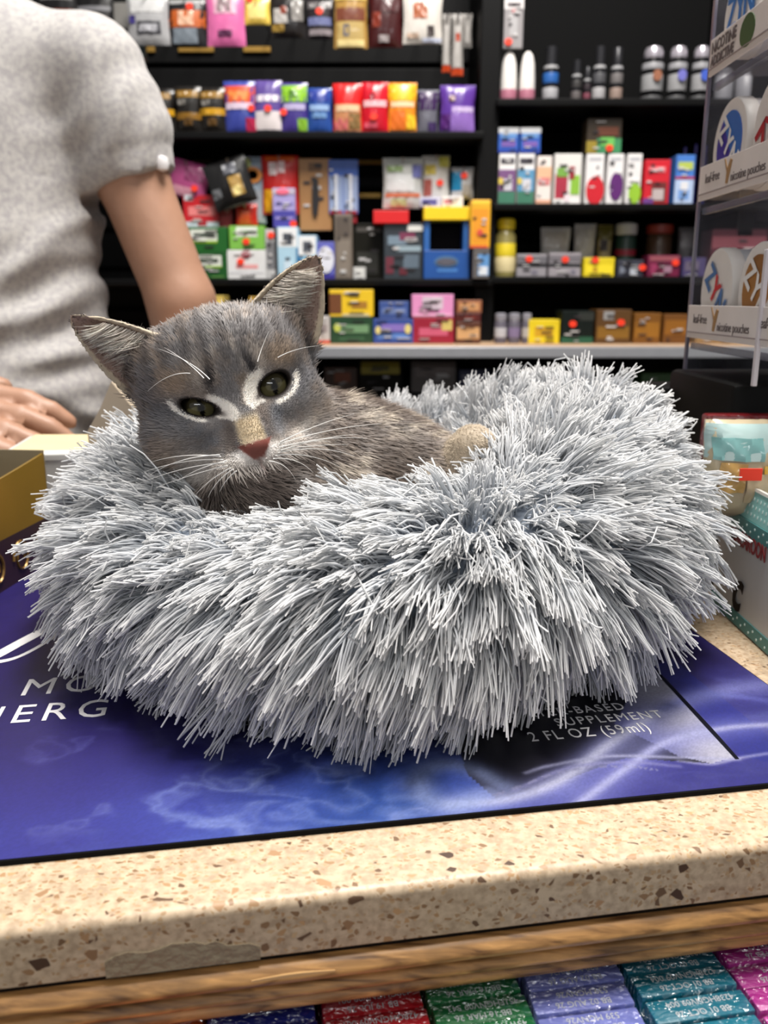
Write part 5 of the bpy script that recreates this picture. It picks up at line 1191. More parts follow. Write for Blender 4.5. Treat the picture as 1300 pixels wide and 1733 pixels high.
for (xa, xb, c1, du, dv, ru, rv, lb) in ((989, 1024, (206, 22, 40), 0.55, 0.28, 0.5, 0.28, 'red'), (1025, 1057, (92, 32, 110), 0.6, 0.36, 0.42, 0.28, 'purple'), (1058, 1088, (150, 196, 50), 0.6, 0.22, 0.42, 0.2, 'lime green')):
    rbox(f'white box with one big {lb} drop shape', (xa, 260, xb, 344), (236, 234, 234), [(0.15, 0.86, 0.85, 0.93, (190, 190, 196))], discs=[(du, dv, ru, rv, c1)])
rbox('red box with a dark animal picture', (1088, 270, 1136, 344), (206, 26, 44), [(0.3, 0.05, 0.9, 0.5, (110, 40, 40)), (0.35, 0.1, 0.8, 0.35, (190, 176, 176)), (0.0, 0.0, 0.4, 0.14, (110, 60, 140)), (0.15, 0.72, 0.8, 0.84, (236, 130, 140))])
rbox('blue and white box with a yellow name', (1140, 262, 1178, 344), (70, 124, 206), [(0.0, 0.0, 1, 0.5, (180, 200, 232)), (0.2, 0.1, 0.8, 0.3, (120, 160, 220)), (0.1, 0.7, 0.9, 0.86, (180, 196, 90)), (0.0, 0.52, 1, 0.56, (190, 50, 70)), (0.3, 0.3, 0.7, 0.46, (226, 226, 230))])
o_, zp = rbox('white carton in the back of the second shelf', (994, 250, 1054, 342), (214, 212, 210), [(0.1, 0.1, 0.9, 0.9, (200, 200, 200))], dep=0.05, sit='R2'); 
for c_ in [o_] + list(o_.children): c_.location.y += 0.09 if c_ is o_ else 0
rbox('green and brown plant food packet with a red sticker on top of the boxes', (992, 200, 1054, 258), (56, 44, 30), [(0.3, 0.0, 1, 0.42, (60, 140, 90)), (0.0, 0.0, 0.3, 0.35, (150, 130, 40)), (0.3, 0.5, 0.9, 0.75, (110, 60, 40)), (0.4, 0.2, 0.8, 0.45, (110, 190, 90))], (0.66, 0.14), dep=0.05, sit=onY(1020, 259, 1.93)[2])
for i, (xa, xb, ya) in enumerate(((1150, 1166, 248), (1168, 1184, 243), (1184, 1200, 245))):
    lathe_thing(('left', 'middle', 'right')[i] + ' one of three violet bottles behind the blue box', (xa, xb), ya, 344, 2.03, [('body', [(0.95, 0), (1, 0.03), (1, 0.8), (0.6, 0.86)], (52, 50, 130), 0.35, 0), ('cap', [(0.55, 0.86), (0.58, 0.88), (0.58, 0.98), (0.4, 1)], (96, 90, 170), 0.4, 0)], 'R2', 'violet_bottle', 'bottle', 'violet bottles behind the blue box')
# ---- right bay, third shelf
G6 = 'goods on the right third shelf'
lathe_thing('yellow capped bottle with a yellow and cream label at the upright', (839, 877), 368, 468, 1.93, [('body', [(0.95, 0), (1, 0.03), (1, 0.7), (0.7, 0.8)], (150, 140, 84), 0.25, 0), ('cap', [(0.7, 0.8), (0.9, 0.82), (0.9, 0.97), (0.7, 1)], (226, 200, 30), 0.4, 0), ('label_upper', [(1.01, 0.34), (1.03, 0.35), (1.03, 0.56), (1.01, 0.57)], (236, 212, 50), 0.4, 0), ('label_lower', [(1.01, 0.08), (1.03, 0.09), (1.03, 0.33), (1.01, 0.34)], (226, 210, 160), 0.4, 0)], 'R3', 'squeeze_bottle', 'bottle', G6)
def r3(label, r, col, bands=(), st=None, dep=0.05, sit='R3', Y=1.93, **k): return carton(label, r, Y, col, bands, st, dep, sit, group=G6, **k)
_, za = r3('grey metallic box with a red sticker, left of two', (874, 430, 926, 470), (150, 146, 152), [(0.0, 0.42, 1, 0.6, (40, 40, 44)), (0.0, 0.66, 1, 0.9, (110, 108, 114)), (0.5, 0.1, 0.7, 0.3, (120, 116, 130))], (0.4, 0.78))
r3('grey metallic box with a red sticker, right of two', (928, 428, 984, 470), (156, 150, 156), [(0.0, 0.40, 1, 0.56, (36, 36, 40)), (0.0, 0.64, 1, 0.9, (116, 112, 118)), (0.7, 0.1, 0.85, 0.3, (120, 116, 130))], (0.5, 0.72))
bag('white rounded packet behind the metallic boxes', (914, 384, 968, 468), 2.0, (196, 194, 190), [(0.15, 0.55, 0.85, 0.9, (176, 170, 160))], sit='R3', group=G6)
bag('white leaning packet with a yellow black edge', (970, 378, 1012, 468), 2.0, (188, 186, 184), [(0.1, 0.5, 0.6, 0.9, (170, 168, 168))], tilt=0.0, sit='R3', group=G6)
bag('tan and black packet behind the yellow box', (1010, 380, 1040, 468), 1.99, (150, 136, 96), [(0.0, 0.7, 1, 0.98, (90, 84, 20)), (0.1, 0.5, 0.6, 0.72, (40, 30, 30))], sit='R3', group=G6)
r3('low yellow box with a red sticker on the third right shelf', (987, 436, 1041, 470), (228, 204, 26), [(0.06, 0.15, 0.94, 0.6, (246, 222, 40)), (0.3, 0.25, 0.45, 0.5, (190, 150, 30))], (0.36, 0.86))
lathe_thing('dark green jar with a white lid', (1042, 1084), 376, 470, 1.99, [('jar', [(0.95, 0), (1, 0.04), (1, 0.72), (0.9, 0.78)], (36, 62, 52), 0.3, 0), ('lid', [(0.95, 0.78), (1.02, 0.8), (1.02, 0.97), (0.8, 1)], (206, 206, 200), 0.4, 0), ('red_label', [(1.01, 0.4), (1.02, 0.41), (1.02, 0.5), (1.01, 0.51)], (150, 30, 50), 0.4, 0)], 'R3', 'lidded_jar', 'jar', G6)
r3('slate blue low box with white print', (1044, 440, 1090, 470), (50, 52, 66), [(0.1, 0.2, 0.3, 0.6, (120, 126, 140)), (0.5, 0.15, 0.75, 0.5, (190, 196, 206))], (0.95, 0.55))
lathe_thing('brown jar with a brick red lid', (1096, 1146), 378, 470, 1.99, [('jar', [(0.95, 0), (1, 0.04), (1, 0.78), (0.9, 0.82)], (78, 56, 40), 0.25, 0), ('lid', [(0.95, 0.82), (1.04, 0.84), (1.04, 0.98), (0.8, 1)], (150, 50, 32), 0.4, 0)], 'R3', 'lidded_jar', 'jar', G6)
r3('maroon low box with a red sticker', (1095, 432, 1152, 470), (112, 20, 60), [(0.05, 0.75, 0.95, 0.95, (150, 80, 90)), (0.1, 0.15, 0.3, 0.6, (150, 50, 90)), (0.5, 0.2, 0.75, 0.5, (160, 120, 140))], (0.85, 0.65))
r3('violet grey low box right of the maroon box', (1154, 436, 1196, 470), (66, 56, 100), [(0.1, 0.3, 0.7, 0.8, (100, 90, 110))])
bag('grey packet behind the violet grey box', (1146, 384, 1182, 468), 2.0, (110, 108, 110), [(0.1, 0.6, 0.9, 0.9, (130, 128, 130))], sit='R3', group=G6)
r3('dark maroon wide carton seen through the rack', (1200, 388, 1300, 470), (70, 16, 32), [(0.0, 0.6, 1, 0.85, (120, 60, 70)), (0.2, 0.15, 0.35, 0.5, (110, 84, 60))], (0.3, 0.45), dep=0.07)
# ================================================================== PERSON BEHIND THE COUNTER
per = thing('person', 'person in a heather grey short-sleeved shirt standing behind the counter, one arm lowered', 'person', (-0.49, 1.0, 0.0))
A = np.array
sk = Vol((-0.90, 0.60, 0.88), (-0.05, 1.22, 1.76), 0.0055)
shL, elL, wrL = A((-0.315, 1.0, 1.375)), A((-0.226, 0.985, 1.075)), A((-0.165, 0.80, 1.005))
sk.chain([(shL, 0.046), (A((-0.278, 1.0, 1.262)), 0.039), (elL + A((0, 0, 0.05)), 0.036), (elL, 0.033), (elL + A((0.02, -0.06, -0.02)), 0.035), (wrL, 0.023)], 0.012)
def hand(v, w, fwd, up, side, S=1.0, curl=0.35, thumb=1):
    """palm + five bent fingers; fwd: finger direction, up: back of the hand, side: towards the thumb"""
    fwd, up, side = unit(fwd), unit(up), unit(side)
    pc = w + fwd*0.045*S
    v.ell(pc, (0.046*S, 0.040*S, 0.016*S), 0.012, np.stack([fwd, side, up], 1))
    for i, (o_, L_) in enumerate(((0.030, 0.068), (0.010, 0.077), (-0.011, 0.071), (-0.030, 0.056))):
        a = pc + fwd*0.030*S + side*o_*S; r = 0.0092*S
        d1 = unit(fwd - up*curl*0.5 + side*o_*2.5); d2 = unit(fwd - up*curl*1.4); d3 = unit(fwd - up*curl*2.6)
        b = a + d1*L_*0.48*S; c = b + d2*L_*0.32*S; d = c + d3*L_*0.24*S
        v.chain([(a, r*1.05), (b, r), (c, r*0.92), (d, r*0.8)], 0.003)
    t0 = w + fwd*0.022*S + side*0.030*S*thumb; t1 = t0 + unit(fwd*0.6 + side*0.8*thumb - up*0.25)*0.032*S; t2 = t1 + unit(fwd*1.0 + side*0.3*thumb - up*0.25)*0.032*S
    v.chain([(t0, 0.013*S), (t1, 0.011*S), (t2, 0.0085*S)], 0.008)
hand(sk, wrL, (0.25, -0.9, -0.22), (0, -0.2, 1), (1, 0.25, 0), curl=0.25)
shR, elR, wrR = A((-0.665, 1.0, 1.375)), A((-0.70, 0.94, 1.10)), A((-0.432, 0.735, 1.043))
sk.chain([(shR, 0.046), (A((-0.70, 1.0, 1.262)), 0.041), (elR, 0.034), (elR*0.6 + wrR*0.4, 0.034), (wrR, 0.023)], 0.012)
hand(sk, wrR, (1, -0.06, -0.10), (0.0, -0.45, 0.9), (0.1, 0.9, 0.45), 1.05, 0.30)
sk.chain([(A((-0.49, 1.01, 1.36)), 0.06), (A((-0.49, 1.0, 1.50)), 0.053)], 0.02)
hc = A((-0.49, 0.985, 1.605))
sk.ell(hc + A((0, 0.012, 0.02)), (0.073, 0.092, 0.092), 0.02); sk.ell(hc + A((0, -0.025, -0.045)), (0.056, 0.062, 0.066), 0.03)
sk.ell(hc + A((0, -0.098, -0.018)), (0.014, 0.018, 0.022), 0.012); sk.ell(hc + A((0, -0.082, -0.058)), (0.024, 0.012, 0.007), 0.006)
for s in (-1, 1):
    sk.ell(hc + A((s*0.074, 0.012, -0.008)), (0.010, 0.020, 0.032), 0.006); sk.ell(hc + A((s*0.030, -0.083, 0.026)), (0.022, 0.012, 0.007), 0.008)
    sk.ell(hc + A((s*0.030, -0.092, 0.008)), (0.014, 0.008, 0.008), 0.004, sub=True)
V, F = sk.mesh()
mesh_np('body', V, F, mat((166, 126, 103), 0.5, bump=0.1, bscale=120, name='skin'), per)
for s in (-1, 1):
    MB().lathe([(0.0002, -0.011), (0.008, -0.008), (0.0112, 0), (0.008, 0.008), (0.0002, 0.011)], hc + A((s*0.030, -0.076, 0.008)), 14).obj('eye', mat((60, 44, 34), 0.2), per, smooth=True)
hr = Vol((-0.60, 0.85, 1.52), (-0.38, 1.12, 1.74), 0.006)
hr.ell(hc + A((0, 0.022, 0.035)), (0.081, 0.098, 0.090), 0.01)
hr.op(lambda P: np.maximum((hc[1] - 0.035) - P[..., 1] - (hc[2] + 0.07 - P[..., 2])*-0.9, (hc[2] - 0.03) - P[..., 2])*-1.0, (-0.62, 0.83, 1.5), (-0.36, 1.14, 1.76), 0.004, sub=False, mode=None) if False else None
hr.op(lambda P: 0.6*((P[..., 2] - (hc[2] + 0.05)) + (P[..., 1] - (hc[1] - 0.03))*-1.2), (-0.62, 0.83, 1.5), (-0.36, 1.14, 1.76), 0.006, sub=True)
hr.op(lambda P: P[..., 2] - (hc[2] - 0.03), (-0.62, 0.83, 1.5), (-0.36, 1.14, 1.76), 0.006, sub=True)
V, F = hr.mesh()
if len(V): mesh_np('hair', V, F, mat((30, 24, 20), 0.6, bump=0.5, bscale=300), per)
# shirt
st = Vol((-0.86, 0.80, 0.84), (-0.17, 1.22, 1.50), 0.0055)
st.ell((-0.49, 1.0, 1.26), (0.172, 0.115, 0.22), 0.02); st.ell((-0.485, 0.985, 1.05), (0.183, 0.132, 0.24), 0.05)
st.chain([(A((-0.43, 1.0, 1.375)), 0.062), (A((-0.325, 1.0, 1.362)), 0.056)], 0.03); st.chain([(A((-0.55, 1.0, 1.375)), 0.062), (A((-0.655, 1.0, 1.362)), 0.056)], 0.03)
st.chain([(shL + A((0.006, 0, -0.012)), 0.054), (A((-0.290, 1.0, 1.31)), 0.054), (A((-0.276, 1.0, 1.250)), 0.050)], 0.02)
st.chain([(shR + A((-0.006, 0, -0.012)), 0.054), (A((-0.692, 1.0, 1.31)), 0.053), (A((-0.70, 1.0, 1.255)), 0.046)], 0.02)
axL = unit(A((0.10, 0.0, -0.30)))
def cutL(P): return 0.9*(((P - A((-0.2755, 1.0, 1.256))) @ axL) + 0.0)
def sleeve_cut(P, c0, ax, s):                      # open end of a sleeve (below the hem)
    q = P - c0; d = q@ax; rr = np.linalg.norm(q - d[..., None]*ax, axis=-1)
    return np.maximum(-d, rr - 0.062)
c0L = A((-0.2745, 1.0, 1.252)); c0R = A((-0.702, 1.0, 1.252)); axR = unit(A((-0.02, 0, -0.3)))
st.op(lambda P: sleeve_cut(P, c0L, axL, 1), c0L - 0.12, c0L + 0.12, 0.002, sub=True)
st.op(lambda P: sleeve_cut(P, c0R, axR, 1), c0R - 0.12, c0R + 0.12, 0.002, sub=True)
st.op(lambda P: P[..., 2] - 1.43 + 0*P[..., 0], (-0.62, 0.85, 1.40), (-0.36, 1.15, 1.50), 0.004) if False else None
def folds(P):
    x, y, z = P[..., 0], P[..., 1], P[..., 2]
    q = np.stack([x*7 + z*9, y*7, z*15 - x*9], -1)
    lowm = np.clip((1.24 - z)/0.14, 0, 1)
    d = (fbm(q*0.6 + 3, 3) - 0.44)*0.042*lowm
    # drag lines at the armpit and along the sleeve
    u = (x + 0.31)*0.8 + (z - 1.30)*0.6
    arm = np.exp(-(((x + 0.285)/0.06)**2 + ((z - 1.30)/0.07)**2))
    d = d + 0.0028*np.sin((z*0.8 - 0.9*x)*130 + 2*np.sin(x*40 + z*30))*arm
    q2 = np.stack([x*16 - z*5, y*6, z*5 + x*5], -1)
    d = d + (fbm(q2 + 11, 2) - 0.37)*0.012*np.exp(-(((x + 0.36)/0.07)**2 + ((z - 1.30)/0.12)**2))
    for (x0_, z0_, an, ln_, wd_, am) in ((-0.335, 1.20, 0.7, 0.05, 0.010, 0.006), (-0.36, 1.165, 0.55, 0.07, 0.012, 0.008), (-0.34, 1.125, 0.75, 0.06, 0.011, 0.007), (-0.40, 1.10, 0.45, 0.08, 0.013, 0.008),
                                         (-0.35, 1.07, 0.3, 0.07, 0.012, 0.008), (-0.39, 1.035, 0.2, 0.09, 0.013, 0.008), (-0.33, 1.02, -0.5, 0.05, 0.011, 0.006), (-0.45, 1.06, 0.35, 0.08, 0.014, 0.007), (-0.43, 1.17, 0.6, 0.06, 0.014, 0.005)):
        ca_, sa_ = math.cos(an), math.sin(an); uu = (x - x0_)*ca_ + (z - z0_)*sa_; vv = -(x - x0_)*sa_ + (z - z0_)*ca_ + 0.15*uu*uu/ln_
        d = d - am*np.exp(-(uu/ln_)**2 - (vv/wd_)**2) + 0.6*am*np.exp(-(uu/ln_)**2 - ((vv + 1.7*wd_)/wd_)**2)
    # hem stitch groove
    hl = ((P - c0L)@axL); d = d + 0.0016*np.exp(-((hl + 0.024)/0.003)**2)*(np.abs(x + 0.275) < 0.08)
    return d
st.op(folds, (-0.86, 0.80, 0.84), (-0.17, 1.22, 1.50), mode='disp')
V, F = st.mesh()
def heather():
    m = bpy.data.materials.new('heather_jersey'); m.use_nodes = True; nt = m.node_tree; b = nt.nodes['Principled BSDF']
    tc = nt.nodes.new('ShaderNodeTexCoord'); n = nt.nodes.new('ShaderNodeTexNoise'); n.inputs['Scale'].default_value = 170; n.inputs['Detail'].default_value = 4
    nt.links.new(tc.outputs['Object'], n.inputs['Vector'])
    cr = nt.nodes.new('ShaderNodeValToRGB'); e = cr.color_ramp.elements; e[0].position = 0.35; e[0].color = (*lin((152, 149, 150)), 1); e[1].position = 0.65; e[1].color = (*lin((176, 173, 170)), 1)
    nt.links.new(n.outputs['Fac'], cr.inputs[0]); nt.links.new(cr.outputs[0], b.inputs['Base Color']); b.inputs['Roughness'].default_value = 0.85
    b.inputs['Sheen Weight'].default_value = 0.2
    return m
mesh_np('shirt', V, F, heather(), per)
p = onY(275, 277, 0.975); MB().lathe([(0.001, -0.008), (0.006, -0.006), (0.0075, 0), (0.006, 0.006), (0.001, 0.008)], p, 12).obj('sleeve_tag', mat((232, 230, 232), 0.6), per, smooth=True)
tr = Vol((-0.75, 0.80, 0.0), (-0.22, 1.22, 1.0), 0.010)
tr.ell((-0.485, 0.995, 0.93), (0.165, 0.115, 0.10), 0.02)
for s in (-1, 1): tr.chain([(A((-0.485 + s*0.085, 1.0, 0.86)), 0.088), (A((-0.485 + s*0.09, 1.0, 0.48)), 0.062), (A((-0.485 + s*0.095, 1.02, 0.09)), 0.05)], 0.02)
V, F = tr.mesh(); mesh_np('trousers', V, F, mat((44, 46, 54), 0.8), per)
for s in (-1, 1):
    MB().lathe([(0.045, 0.0), (0.052, 0.012), (0.05, 0.04), (0.035, 0.075), (0.02, 0.08)], (0, 0, 0), 20, Matrix.Translation((-0.485 + s*0.095, 0.97, 0.0)) @ Matrix.Diagonal((0.9, 2.3, 1, 1))).obj('shoe', mat((30, 28, 28), 0.5), per, smooth=True)

# ================================================================== THINGS LEFT OF THE BED
wb = thing('white_carton', 'open white carton with a cream cardboard flap under the hand', 'box', (-0.235, 0.66, ZC))
Mw = Matrix.Translation((-0.232, 0.665, ZC)) @ Matrix.Rotation(0.14, 4, 'Z')
MB().box((-0.058, -0.055, 0), (0.058, 0.055, 0.068), 0.001, Mw).obj('carton_body', mat((205, 203, 200), 0.5), wb)
MB().box((-0.052, -0.036, 0.0682), (0.056, 0.046, 0.0698), 0.0006, Mw @ Matrix.Rotation(0.02, 4, 'Y')).obj('cream_flap', mat((212, 196, 154), 0.6), wb)
MB().box((-0.058, -0.056, 0.066), (0.058, -0.040, 0.0716), 0.001, Mw).obj('white_rim', mat((214, 212, 208), 0.5), wb)
gb = thing('gold_display_box', 'open gold cardboard display box with a dark patterned foot at the left edge', 'display box', (-0.275, 0.50, ZC))
Mg = Matrix.Translation((-0.2315, 0.575, ZC)) @ Matrix.Rotation(-0.10, 4, 'Z')
GOLD = mat((156, 122, 34), 0.28, 0.45)
side = [(0.0, 0.0, 0.034)] + [(0.0, -0.16*u, 0.078 - 0.012*math.sin(math.pi*u*0.5)) for u in np.linspace(0, 1, 9)] + [(0.0, -0.16, 0.034)]
MB().prism([Mg @ Vector(p_) for p_ in side], Mg.to_3x3() @ Vector((-0.0015, 0, 0))).obj('gold_side', GOLD, gb)
MB().box((-0.0016, -0.16, 0.0), (0.0, 0.0, 0.034), 0, Mg).obj('dark_foot', mat((46, 26, 36), 0.4), gb)
for i in range(5):
    u = 0.012 + 0.03*i
    pts_ = [Mg @ Vector((0.0004, -u - 0.010*math.cos(t)*(1 - t/14), 0.017 + 0.012*math.sin(t)*(1 - t/14))) for t in np.linspace(0, 10, 26)]
    MB().tube(pts_, [0.0011*(1 - 0.5*q_/25) for q_ in range(26)], 5).obj('gold_scroll', mat((130, 98, 44), 0.35, 0.4), gb, smooth=True)
MB().box((-0.11, -0.001, 0.0), (0.0, 0.0005, 0.080), 0, Mg).obj('back_wall', mat((150, 138, 112), 0.4), gb)
MB().box((-0.11, -0.16, 0.0), (-0.0016, -0.001, 0.002), 0, Mg).obj('base', GOLD, gb)
MB().box((-0.111, -0.16, 0.0), (-0.1095, 0.0, 0.07), 0, Mg).obj('gold_side', GOLD, gb)
MB().box((-0.11, -0.1615, 0.0), (0.0, -0.16, 0.064), 0, Mg).obj('front_wall', GOLD, gb)
cf = thing('foil_candy', 'gold foil wrapped sweet in clear film inside the gold box', 'sweet', tuple(Mg @ Vector((-0.035, -0.06, 0.002))))
MB().lathe([(0.004, 0), (0.018, 0.006), (0.024, 0.03), (0.018, 0.058), (0.006, 0.064)], Mg @ Vector((-0.035, -0.06, 0.002)), 16).obj('foil_ball', mat((206, 168, 66), 0.25, 0.8, bump=0.8, bscale=160), cf, smooth=True)
MB().lathe([(0.006, 0.064), (0.012, 0.078), (0.02, 0.086), (0.001, 0.083)], Mg @ Vector((-0.035, -0.06, 0.002)), 9).obj('film_twist', mat((210, 206, 204), 0.15, alpha=0.5), cf)
# beige plastic corner standing up behind the left rim
pc_ = thing('plastic_sleeve', 'crumpled translucent beige plastic sleeve standing behind the left rim of the bed', 'plastic sleeve', tuple(onY(192, 720, 0.60)[:2]) + (ZC + 0.002,))
pp = [onY(*q, 0.612) for q in ((148, 730), (170, 690), (188, 646), (206, 668), (224, 690), (236, 740))]
zb = ZC + 0.003; poly = [tuple(p_) for p_ in pp] + [(pp[-1][0], 0.612, zb), (pp[0][0], 0.612, zb)]
MB().prism(poly, (0.004, 0.012, 0)).obj('film', mat((206, 190, 168), 0.3, 0, 0.4, alpha=0.8), pc_)

# ================================================================== RIGHT OF THE BED
# biscuit display box, its long face runs back from the counter front
XF = 0.199
mb = thing('biscuit_display_box', 'white and teal dotted cardboard biscuit box with red lettering beside the bed', 'display box', (XF + 0.05, 0.40, ZC))
TEAL = mat((86, 150, 150), 0.5); TEAL2 = mat((150, 208, 204), 0.5); WB = mat((222, 222, 222), 0.5)
Ya, Yb = 0.30, 0.492
bbody = MB().box((XF, Ya, ZC), (XF + 0.095, Yb, ZC + 0.060), 0.0008).obj('carton_body', WB, mb)
MB().box((XF - 0.0005, Ya, ZC + 0.001), (XF + 0.001, Yb, ZC + 0.0085), 0).obj('teal_foot_band', TEAL, bbody)
MB().box((XF - 0.0006, Ya, ZC + 0.0545), (XF + 0.001, Yb, ZC + 0.0625), 0).obj('teal_top_band', TEAL, bbody)
Mf = Matrix.Translation((XF, 0, ZC + 0.0628)) @ Matrix.Rotation(0.12, 4, 'Y')
MB().box((0, Ya, 0), (0.0014, Yb, 0.0165), 0, Mf).obj('dotted_flap', TEAL2, mb)
MB().box((-0.0004, Ya, 0.0160), (0.0018, Yb, 0.0176), 0, Mf).obj('white_edge', mat((240, 238, 230), 0.5), mb)
dots = MB(); dm = mat((214, 232, 228), 0.5)
for i in range(44):
    for j in range(3):
        y_ = Yb - 0.003 - i*0.0042; z_ = 0.0035 + j*0.0042; dots.prism([Mf @ Vector((-0.0002, y_ + 0.0006*math.cos(t), z_ + 0.001*math.sin(t))) for t in np.linspace(0, 2*math.pi, 6, endpoint=False)], (0.0003, 0, 0))
for i in range(36):
    for zc_ in (ZC + 0.0585, ZC + 0.0045):
        y_ = Yb - 0.003 - i*0.0052; dots.prism([(XF - 0.0009, y_ + 0.0007*math.cos(t), zc_ + (0.0014 if i % 2 else -0.0012) + 0.0007*math.sin(t)) for t in np.linspace(0, 2*math.pi, 6, endpoint=False)], (0.0006, 0, 0))
tag(dots.obj('dot_print', dm, mb), kind='stuff')
ye = 0.4300
text_mesh('lettering', 'MACAROON', 0.0118, basis((XF - 0.0007, 0.4262, ZC + 0.0500), (0, -1, 0), (0, 0, 1), (-1, 0, 0)), mat((150, 30, 44), 0.5), bbody, 0.0001, 'RIGHT', 1.0, 0, 0.66, 0.0003)
text_mesh('script_lettering', 'c', 0.036, basis((XF - 0.0007, 0.457, ZC + 0.021), (0, -1, 0), (0, 0, 1), (-1, 0, 0)), mat((30, 22, 22), 0.5), bbody, 0.0001, 'CENTER', 1, 0.25, 0.8, 0.0009)
_bgsit = ZC + 0.0605
ob = bag('clear snack bag with a pale teal header and an orange sticker', (1196, 716, 1360, 872), 0.455, (206, 190, 158), [(0.0, 0.62, 1, 0.97, (190, 218, 216)), (0.05, 0.62, 0.6, 0.84, (132, 186, 184)), (0.12, 0.3, 0.4, 0.6, (206, 164, 92)), (0.42, 0.2, 0.7, 0.5, (196, 176, 140)), (0.6, 0.5, 0.8, 0.58, (226, 180, 40))], None, 0.030, 0.0, _bgsit, shine=0.8)
pq = onY(1258, 797, 0.449); MB().box((pq[0] - 0.0058, pq[1] - 0.0102, pq[2] - 0.0032), (pq[0] + 0.0058, pq[1] - 0.0092, pq[2] + 0.0032), 0).obj('price_sticker', ORANGE, ob)
# black stand the clear rack rests on
bs = thing('black_stand', 'black plastic stand behind the biscuit box carrying the clear rack', 'stand', (0.30, 0.56, ZC))
PB = mat((7, 7, 7), 0.5)
MB().box((0.205, 0.505, ZC), (0.40, 0.622, ZC + 0.131), 0.004).obj('raised_block', PB, bs, smooth=True)
MB().box((0.196, 0.622, ZC), (0.40, 0.668, ZC + 0.118), 0.004).obj('rear_tray', PB, bs, smooth=True)
dr = thing('dark_red_packet', 'dark red foil packet lying before the black stand', 'packet', (0.27, 0.495, ZC))
x0, x1, z0, z1 = rect3((1188, 694, 1380, 740), 0.498)
MB().box((x0, 0.492, ZC + 0.0605), (x1, 0.503, z1 - 0.002), 0.002).obj('foil', mat((110, 14, 22), 0.3, 0, 0.5, bump=0.8, bscale=140), dr, smooth=True)
MB().box((x0 + 0.02, 0.4912, z1 - 0.010), (x0 + 0.036, 0.4925, z1 - 0.006), 0.0005, ).obj('white_print', mat((200, 190, 186), 0.5), dr)
# ---- clear rack of tins
def acrylic(a=0.16, rgb=(190, 190, 205)):
    return mat(rgb, 0.05, 0, 0.0, a)
RX0, RX1, RYn, RYf = 0.211, 0.325, 0.40, 0.606
RB = ZC + 0.1318
rk = thing('tin_rack', 'clear acrylic rack with white printed shelf lips holding round tins', 'rack', (0.27, 0.5, RB))
MB().box((RX0, RYf, RB), (RX1, RYf + 0.0025, ZC + 0.47), 0).obj('side_panel', acrylic(0.05), rk)
MB().box((RX0 - 0.0008, RYf - 0.0004, RB), (RX0 + 0.001, RYf + 0.0032, ZC + 0.47), 0).obj('panel_edge', mat((112, 108, 124), 0.2), rk)
MB().box((RX1, RYn, RB), (RX1 + 0.0025, RYf, ZC + 0.47), 0).obj('back_panel', acrylic(0.05), rk)
MB().box((RX0, RYn - 0.0025, RB), (RX1, RYn, ZC + 0.47), 0).obj('side_panel', acrylic(0.05), rk)
MB().box((RX0 - 0.003, 0.486, RB), (RX0 - 0.0005, 0.4895, ZC + 0.206), 0.0004).obj('post', mat((214, 208, 214), 0.2), rk)
LIP = mat((226, 218, 214), 0.45); DK = mat((100, 90, 90), 0.5)
def can_face(x, y, z): return basis((x, y, z), (0, -1, 0), (0, 0, 1), (-1, 0, 0))
rows = (0.154, 0.2425, 0.3185)
for ri, zl in enumerate(rows):
    z = ZC + zl
    MB().box((RX0, RYn, z + 0.001), (RX1, RYf, z + 0.003), 0).obj('shelf_plate', acrylic(0.12), rk)
    lp = MB().box((RX0 - 0.0015, RYn, z), (RX0, RYf - 0.0005, z + 0.0215), 0.0003).obj('printed_lip', LIP, rk)
    MB().box((RX0 - 0.002, RYn, z + 0.0035), (RX0 - 0.0014, RYf - 0.0005, z + 0.0042), 0).obj('lip_rule', mat((150, 138, 138), 0.5), lp)
    MB().box((RX0 + 0.002, RYn, z - 0.008), (RX0 + 0.006, RYf, z - 0.004), 0.0005).obj('shelf_bar', mat((120, 124, 140), 0.15, alpha=0.6), rk)
    for k in range(2):
        yo = RYf - 0.012 - k*0.105
        if ri < 2:
            text_mesh('lettering', 'leaf-free', 0.0085, can_face(RX0 - 0.0018, yo, z + 0.0125), DK, lp, 0.0001, 'LEFT', 0.95, 0, 0.95)
            text_mesh('lettering', 'nicotine pouches', 0.0080, can_face(RX0 - 0.0018, yo - 0.043, z + 0.0085), DK, lp, 0.0001, 'LEFT', 0.95, 0, 0.95)
            ch = [(yo - 0.0325, z + 0.0205), (yo - 0.0370, z + 0.0145), (yo - 0.0405, z + 0.0195), (yo - 0.0435, z + 0.0185), (yo - 0.0385, z + 0.0055), (yo - 0.0355, z + 0.006), (yo - 0.0362, z + 0.0125), (yo - 0.031, z + 0.0205)]
            MB().prism([(RX0 - 0.0019, a_, b_) for a_, b_ in ch], (0.0004, 0, 0)).obj('chevron_mark', mat((166, 128, 84), 0.5), lp)
        else:
            text_mesh('lettering', 'NICOTINE', 0.0092, can_face(RX0 - 0.0018, RYf - 0.004 - k*0.09, z + 0.0155), DK, lp, 0.0001, 'LEFT', 0.95, 0, 0.95, 0.0003)
            text_mesh('lettering', 'ADDICTIVE', 0.0080, can_face(RX0 - 0.0018, RYf - 0.004 - k*0.09, z + 0.0075), DK, lp, 0.0001, 'LEFT', 0.95, 0, 0.95, 0.0003)
            MB().prism([(RX0 - 0.0019, RYf - 0.0600 - k*0.09 + 0.0105*math.cos(t), z + 0.0115 + 0.0088*math.sin(t)) for t in np.linspace(0, 2*math.pi, 20, endpoint=False)], (0.0004, 0, 0)).obj('green_emblem', mat((66, 92, 50), 0.5), lp)
CR, CTK = 0.0272, 0.020
TIN = mat((238, 234, 230), 0.4)
